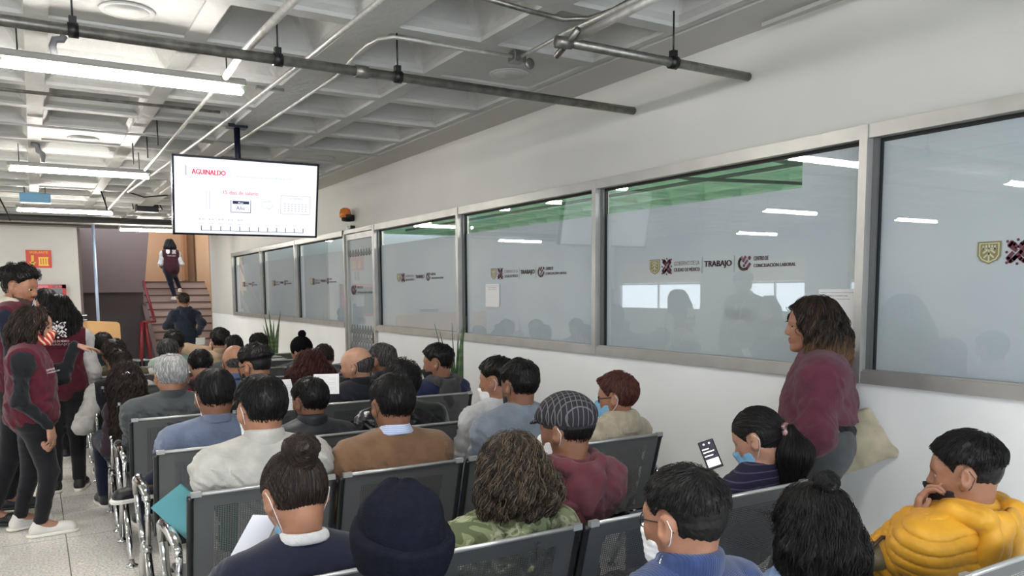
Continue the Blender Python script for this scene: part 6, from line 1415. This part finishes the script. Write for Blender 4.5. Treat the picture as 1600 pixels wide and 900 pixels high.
# ---- ninth row
S('dark haired person in a teal collar just behind the pointing hand', 161, 542, 8.98, hs=1.10, yaw=6, pitch=8, skin='brown', hair='short', ho=dict(top=.018, side=.014, crown=.018), hm=bk, wear=[dict(k='jacket', m=cloth('dark_teal_jacket', (40, 56, 64)), d=.02, collar='stand'), T()], shoes=blackshoe, seed=35, brow=False)
S('black haired person in front of the tilted grey head by the stairs', 272, 538, 8.98, hs=1.10, pitch=10, skin='brown', hair='short', ho=dict(top=.022, side=.016), hm=bk, wear=[dict(k='sweater', m=cloth('pale_green_sweater', (178, 200, 184)), d=.018, collar='crew'), T()], shoes=blackshoe, seed=36, brow=False)
ce = at_y(327, 548, 9.05)
S('person in a beige jacket holding a phone to the left ear', 344, 534, 8.98, hs=1.12, yaw=2, pitch=6, skin='light', hair='short', ho=dict(top=.022, side=.014), hm=bk, bw=1.08, wristL=tuple(ce), poleL=(-1, 0, -.6), handL=((.3, .1, 1), (.8, .2, 0), (.6, .7, .7, .7), .5), wear=[dict(k='jacket', m=cloth('beige_jacket', (200, 172, 142)), d=.022, collar='stand'), T()], shoes=blackshoe, seed=37, brow=False)
S('person in a cream sweater with thin dark stripes in front of the far plant', 405, 541, 9.0, hs=1.10, yaw=0, byaw=-10, pitch=14, roll=-6, skin='brown', hair='short', ho=dict(top=.02, side=.014), hm=bk, bw=1.16, wear=[dict(k='sweater', m=mat('cream_striped_knit', (214, 212, 202), rough=.9, stripe=('Z', 5.5, (84, 86, 92), .90, .3)), d=.022, collar='crew'), T()], shoes=blackshoe, seed=38, brow=False)
# ---- standing
vestm = cloth('maroon_vest', (92, 26, 42), bump=.2); blksl = cloth('black_long_sleeve', (24, 26, 32)); wsl = cloth('white_long_sleeve', (216, 214, 212))
def emblem(c, P0, parent, o3, ux, uy, n, kind='staff'):
    m_ = mat('white_vest_print', (220, 214, 216), rough=.7); D_ = Decal(tuple(o3 - c['root']), tuple(ux), tuple(uy), tuple(n))
    if kind == 'chest': ccl(D_, 0, 0, .035, .035); dtext(D_, 'CENTRO DE', .045, .020, .012, .05, 0); dtext(D_, 'CONCILIACIÓN', .045, .003, .012, .075, 0)
    if kind == 'back': braid(D_, -.06, 0, .12, .13); dtext(D_, 'CIUDAD DE MÉXICO', -.075, -.035, .020, .15, 0); dtext(D_, 'TRABAJO', -.075, -.065, .022, .15, 0, bold=.001)
    if kind == 'two': shield(D_, -.12, 0, .09, .11, 0, 0); braid(D_, .02, 0, .09, .11); dtext(D_, 'TRABAJO', -.10, -.06, .03, .2, 0)
    D_.build('vest_print', [m_], P0)
wR = at_y(76, 664, 5.93); wL = at_y(116, 541, 6.25)
def post_vw(o, P0, child, c):
    f3 = c['ft']; s = c['rt']; p = c['N'] + s * .155 + f3 * .02 - c['u'] * .24
    vd = nrm(A(0, 0, 0) + c['root'] * 0 - A(p[0], p[1], 0))
    ux = nrm(np.cross(A(0, 0, 1), -A(*vd))) ; ux = nrm(A(-vd[1], vd[0], 0))
    if ux[0] < 0: ux = -ux
    q = at_y(62, 588, 5.955); emblem(c, P0, P0, q, A(.97, .05, .22), A(-.2, 0, .97), A(0, -1, 0), 'chest')
S('standing woman in a maroon vest and printed face mask, reaching her hand towards the seats', 54, 511, 6.12, fem=True, sit=False, ground=0, hip=.80, hs=1.06, yaw=-104, byaw=-84, pitch=10, shr=(-.05, 0, 0), skin='light', hair='long', ho=dict(fr=.082, fy=.000, len=.26, th=.010, w=.078, flare=1.0, lock=.005, wob=.008, wave=.007, wfreq=60, lift=.010, ns=6000, sl=.28, fringe=.01), hm=dbr, mask=('print', 0), wristR=tuple(wR), wristL=tuple(wL), ua=.26, fa=.23, poleR=(.3, -1, -.3), poleL=(0, 0, -1),
  handR=((.1, 0, -1), (-.6, .6, 0), (.35, .45, .5, .6), .4, 1), handL=((1, .15, -.25), (0, 0, -1), (.10, .2, .35, .45), .5, -1), bust=.8,
  ankR=tuple(at_y(62, 800, 6.05) * A(1, 1, 0) + A(0, 0, .09)), ankL=tuple(at_y(30, 792, 6.3) * A(1, 1, 0) + A(0, 0, .09)), footR=(1, .1, 0), footL=(.9, .35, 0),
  wear=[dict(k='long_sleeve_top', m=blksl, d=.008, collar='crew'), dict(k='vest', name='vest', m=vestm, sleeve=0, d=.026, hem=-.16, drape=.95, collar='stand', armh=.03, fold=.006), T(darktr, d=.006)], shoes=whiteshoe, seed=40, post=post_vw)
mR = at_y(2, 600, 6.4)
def post_man(o, P0, child, c):
    strap(o, P0, child, c, [c['N'] + c['rt'] * .06 + c['ft'] * .05, c['N'] + c['rt'] * .05 + c['ft'] * .11 - c['u'] * .06, c['N'] + c['rt'] * .03 + c['ft'] * .15 - c['u'] * .16, c['N'] + c['rt'] * .02 + c['ft'] * .165 - c['u'] * .28], .016, cloth('cream_lapel', (214, 204, 184)), 'fleece_lapel', .5, 'cream fleece lapel')
    strap(o, P0, child, c, [c['N'] - c['rt'] * .06 + c['ft'] * .05, c['N'] - c['rt'] * .05 + c['ft'] * .11 - c['u'] * .06, c['N'] - c['rt'] * .03 + c['ft'] * .15 - c['u'] * .16], .016, cloth('cream_lapel', (214, 204, 184)), 'fleece_lapel', .5, 'cream fleece lapel')
S('tall bearded young man in a maroon vest with cream fleece collar at the left edge', 32, 449, 6.55, sit=False, ground=0, hip=.93, hs=1.10, yaw=-118, byaw=-108, pitch=14, skin='tan', hair='short', ho=dict(top=.034, side=.006, tousle=.009, tf=50, fringe=.004, lift=.014, z0=.02, z1=.08, hl=.070), hm=bk, beard=True, relR=(.16, .18, -.48), relL=(-.10, .05, -.55), ankR=tuple(at_y(-12, 806, 6.5) * A(1, 1, 0) + A(0, 0, .09)), ankL=tuple(at_y(12, 790, 6.85) * A(1, 1, 0) + A(0, 0, .09)),
  wear=[dict(k='long_sleeve_top', m=cloth('deep_blue_cotton', (22, 30, 50)), d=.006, collar='crew'), dict(k='vest', name='vest', m=vestm, sleeve=0, d=.028, hem=-.12, collar='shawl', cm=cloth('cream_lapel', (214, 204, 184)), clabel='cream fleece collar', armh=.03), T(darktr)], shoes=blackshoe, sole=mat('black_sole', (30, 30, 32)), seed=41, post=post_man)
def post_s3(o, P0, child, c): emblem(c, P0, P0, at_y(91, 528, 7.18), A(1, 0, 0), A(0, 0, 1), A(0, -1, 0), 'back')
S('standing woman seen from behind in white sleeves and a maroon vest with a back emblem', 91, 488, 7.40, fem=True, sit=False, ground=0, hip=.86, hs=1.06, yaw=-8, byaw=-6, pitch=6, skin='tan', hair='bob', ho=dict(len=.17, th=.018, w=.105, flare=1.2, wob=.012, wave=.006, lift=.010, ns=4500, r0=.044, r1=.040), hm=bk, relR=(.04, .10, -.49), relL=(-.04, .10, -.49),
  wear=[dict(k='long_sleeve_top', m=wsl, d=.012, collar='crew', loose=.012), dict(k='vest', name='vest', m=vestm, sleeve=0, d=.024, hem=-.12, drape=.95, collar='stand'), T(darktr)], shoes=blackshoe, seed=42, post=post_s3, brow=False)
S('person with dark hair mostly hidden behind the standing staff, in front of the hose cabinet', 72, 474, 8.9, sit=False, ground=0, hip=.88, hs=1.05, yaw=20, skin='tan', hair='short', ho=dict(top=.02, side=.012), hm=bk, relL=(-.04, .1, -.5), relR=(.04, .1, -.5), wear=[dict(k='jacket', m=cloth('dark_slate_jacket', (44, 48, 56)), d=.02, collar='stand'), T()], shoes=blackshoe, seed=43, brow=False)
def post_s4(o, P0, child, c): emblem(c, P0, P0, surf(c, 0, .15, -.10, .012), A(1, 0, 0), A(0, 0, 1), A(0, -1, 0), 'two')
g4 = rise * 8
hx = at_y(265, 382, 21.55)
S('woman in a maroon vest and white sleeves climbing the stairs', 265, 383, 21.45, fem=True, sit=False, ground=g4, hip=g4 + .80, hs=1.08, yaw=0, pitch=4, skin='tan', hair='bob', ho=dict(len=.11, th=.014, w=.09), hm=bk, relL=(-.05, .18, -.30), relR=(.05, .18, -.26), poleL=(-.25, -.8, -.6), poleR=(.25, -.8, -.6), ankL=(hx[0] + .08, 21.62, g4 + .09), ankR=(hx[0] + .22, 21.75, g4 + rise + .16), drop=.08,
  wear=[dict(k='long_sleeve_top', m=wsl, d=.012, collar='crew', loose=.01), dict(k='vest', name='vest', m=cloth('dark_maroon_vest', (66, 26, 36)), sleeve=0, d=.030, hem=-.14, drape=1.0, collar='stand'), T(navytr)], shoes=mat('cream_shoe', (216, 198, 174)), seed=44, post=post_s4, brow=False)
m5 = at_y(311, 526, 13.8); m5l = at_y(270, 512, 14.05)
S('man in a dark hooded jacket walking to the stairs with a paper in his hand', 287, 471, 13.9, sit=False, ground=0, hip=.86, hs=1.08, yaw=0, pitch=6, skin='tan', hair='short', ho=dict(top=.012, side=.006), hm=dbr, bw=.98, wristR=tuple(m5 + A(0, 0, .06)), wristL=tuple(m5l + A(.06, 0, 0)), poleL=(-1, -.5, 0), poleR=(.4, -1, 0), ua=.225, fa=.205, arm=.9, handR=((0, .1, -1), (-1, 0, 0), (.5, .6, .7, .7), .5), wear=[dict(k='hooded_jacket', m=cloth('blue_black_jacket', (32, 42, 58)), d=.018, hem=-.06, collar='hood', hs=.95, loose=.008), T(cloth('blue_black_trousers', (26, 30, 46)))], shoes=blackshoe, seed=45, brow=False)
# the woman standing at the wall
h6 = at_y(1266, 511, 2.62); w6 = at_y(1262, 664, 2.50)
S('standing woman in a maroon cropped cardigan and grey leggings by the glazed wall', 1268, 511, 2.48, fem=True, sit=False, ground=0, hip=.86, hipback=.0, hs=1.10, yaw=38, byaw=38, pitch=2, skin='tan', brow=True, hair='bob', ho=dict(fr=.078, fy=.006, len=.135, th=.013, w=.088, flare=1.3, tips=.8, lock=.006, wob=.010, wf=32, wave=.006, wfreq=60, lift=.005, jit=.06, ns=6500, r0=.040, r1=.036, back=-.015, sl=.18), hm=ombre, bw=1.22, sw=.16, bust=1.25, thigh=1.18, calf=1.1, relL=(.03, .20, -.33), poleL=(-.7, -1, 0), relR=(-.02, .20, -.36), poleR=(.6, -.8, 0), ua=.27, fa=.22,
  handL=((.3, .3, -1), (.8, .3, 0), (.4, .5, .6, .6), .4), wear=[dict(k='cropped_cardigan', m=cloth('maroon_boucle', (104, 48, 66), bump=.6), d=.030, hem=.13, fold=.008, ff=40, loose=.026, collar='crew', cr=.013), dict(k='black_top', name='black_top', m=darktr, d=.008, hem=.02, sleeve=0), T(cloth('charcoal_leggings', (84, 88, 90)), d=.006, top=.10)], shoes=blackshoe, seed=46)

FAST = False
if not NOPEOPLE:
    for k in PEOPLE: person(k)

# ================================================================== things people hold, carry or wear loose
def sheet(cx, cy, Y, w, h, rx, rz, label, name='paper_sheet', m=paper, cat='paper', th=.001, lines=True):
    c = at_y(cx, cy, Y); t = empty(name, tuple(c), rz); t.rotation_euler = (rx, 0, rz); tag(t, label, cat)
    MB().box((-w / 2, -th / 2, -h / 2), (w / 2, th / 2, h / 2)).build('sheet', m, t)
    if lines:
        D_ = Decal((-w / 2, -th / 2 - .0006, -h / 2), (1, 0, 0), (0, 0, 1), (0, -1, 0))
        for k in range(9): D_.rect(w * .1, h * (.88 - .08 * k), w * (.86 if k % 3 else .6), h * (.885 - .08 * k) + .0006)
        D_.build('printed_lines', [mat('faint_print', (168, 168, 172))], t)
    return t
sheet(447, 617, 4.7, .10, .20, -.5, .1, 'white sheet held up in front of the man in the black jacket')
sheet(510, 600, 4.95, .16, .14, -.5, -.35, 'printed white sheet beside the curly red haired woman')
sheet(313, 533, 13.78, .16, .12, .2, .3, 'folded white paper in the hand of the man walking to the stairs', lines=False)
teal = mat('teal_folder', (84, 148, 156), rough=.4)
t = empty('folder', tuple(at_y(287, 798, 3.42))); t.rotation_euler = (math.radians(-62), math.radians(-32), math.radians(12)); tag(t, 'teal plastic folder resting on the lap of the man in the white track jacket', 'folder')
MB().box((-.075, -.004, -.12), (.075, -.001, .12)).box((-.075, .003, -.115), (.075, .005, .115)).box((.067, -.004, -.12), (.075, .005, .12)).build('cover', teal, t); MB().box((-.07, -.001, -.11), (.065, .003, .11)).build('contents', paper, t)
t = empty('folder', tuple(at_y(385, 866, 2.35))); t.rotation_euler = (math.radians(-58), math.radians(0), math.radians(-42)); tag(t, 'plastic sleeve with white papers on the lap of the woman with the bun', 'folder')
MB().box((-.045, -.003, -.15), (.045, .003, .15)).build('sheets', mat('glossy_white_sheets', (222, 226, 236), rough=.15), t)
ph = empty('mobile_phone', tuple(at_y(1110, 710, 2.62))); ph.rotation_euler = (math.radians(-38), math.radians(-20), math.radians(-38)); tag(ph, 'lit mobile phone in the hands of the woman with the scrunchie', 'phone')
MB().box((-.037, -.004, -.075), (.037, .004, .075)).build('phone_body', blackm, ph, bevel=.006); MB().box((-.033, -.0048, -.070), (.033, -.0042, .070)).build('phone_display', emis('phone_dark_display', (60, 62, 70), .5), ph)
D = Decal((-.033, -.0054, -.070), (1, 0, 0), (0, 0, 1), (0, -1, 0))
D.rect(.004, .006, .062, .045, 0); D.rect(.004, .060, .045, .066, 0); D.rect(.004, .080, .056, .086, 0); D.rect(.004, .096, .036, .102, 0); D.disc(.02, .125, .005, 0); D.disc(.046, .125, .005, 0)
D.build('phone_icons', [emis('phone_bright', (232, 220, 222), .9)], ph)
t = empty('mobile_phone', tuple(ce + A(.03, -.02, .05))); t.rotation_euler = (0, .3, 1.3); tag(t, 'dark mobile phone held to the ear of the person in the beige jacket', 'phone'); MB().box((-.037, -.004, -.07), (.037, .004, .07)).build('phone_body', blackm, t, bevel=.005)
# cream tote bag on the far side of the standing woman
bx = at_y(1340, 690, 2.36); tote = empty('tote_bag', tuple(bx)); tag(tote, 'cream fabric tote bag hanging behind the standing woman', 'bag')
F = Field([cone((-.10, 0, .13), (.05, 0, .14), .022, .020, k=.03), cone((.05, 0, .14), (.15, 0, -.06), .020, .018, k=.03), cone((.15, 0, -.06), (-.12, 0, -.16), .018, .022, k=.03), cone((-.12, 0, -.16), (-.10, 0, .13), .022, .022, k=.03), ell((0, 0, .0), (.12, .035, .13), k=.04), cone((-.05, 0, -.08), (.08, 0, -.03), .03, .03, k=.04)], .006)
F.near(.03, lambda P: .007 * (1 - 2 * np.abs(wob(P * A(1, 1, .7), 20, 9)))); V, Q = F.mesh(); bo = mesh_obj('bag_body', V, Q, cloth('cream_canvas', (196, 186, 160)), tote, True)
tote.rotation_euler = (0, math.radians(-6), math.radians(-52))
MB().tube([(-.08, 0, .10), (-.09, .0, .28), (-.04, 0, .42)], .012, 6, flat=.3).build('bag_handle', cloth('cream_canvas', (196, 186, 160)), tote)
# handbag beside the yellow jacket
hb = empty('handbag', tuple(at_y(1380, 868, 1.55))); tag(hb, 'small brown and olive handbag with a metal tag beside the man in yellow', 'bag')
F = Field([ell((0, 0, 0), (.09, .06, .05), k=.02)], .005); F.near(.02, lambda P: .004 * wob(P, 40, 3)); V, Q = F.mesh(); mesh_obj('bag_body', V, Q, mat('olive_leather', (104, 96, 74), rough=.4), hb, True)
MB().tube([(-.10, 0, .02), (-.04, -.02, .075), (.05, -.02, .05), (.10, 0, 0)], .007, 6).build('bag_handle', mat('brown_leather', (70, 48, 40), rough=.4), hb); MB().box((-.03, -.062, .02), (.02, -.055, .045)).build('metal_tag', chrome, hb)

# ================================================================== daylight, world, exposure
w = bpy.data.worlds.new('daylight'); scene.world = w; w.use_nodes = True; bg = w.node_tree.nodes['Background']; bg.inputs[0].default_value = (.82, .90, 1, 1); bg.inputs[1].default_value = WORLD
vs = scene.view_settings; vs.view_transform = 'Standard'; vs.look = 'None'; vs.gamma = 1; vs.use_curve_mapping = False; vs.exposure = EXPO
scene.cycles.use_denoising = True; scene.cycles.max_bounces = 8; scene.cycles.diffuse_bounces = 5; scene.cycles.glossy_bounces = 3; scene.cycles.transparent_max_bounces = 16; scene.cycles.sample_clamp_indirect = 6
scene.cycles.caustics_reflective = False; scene.cycles.caustics_refractive = False
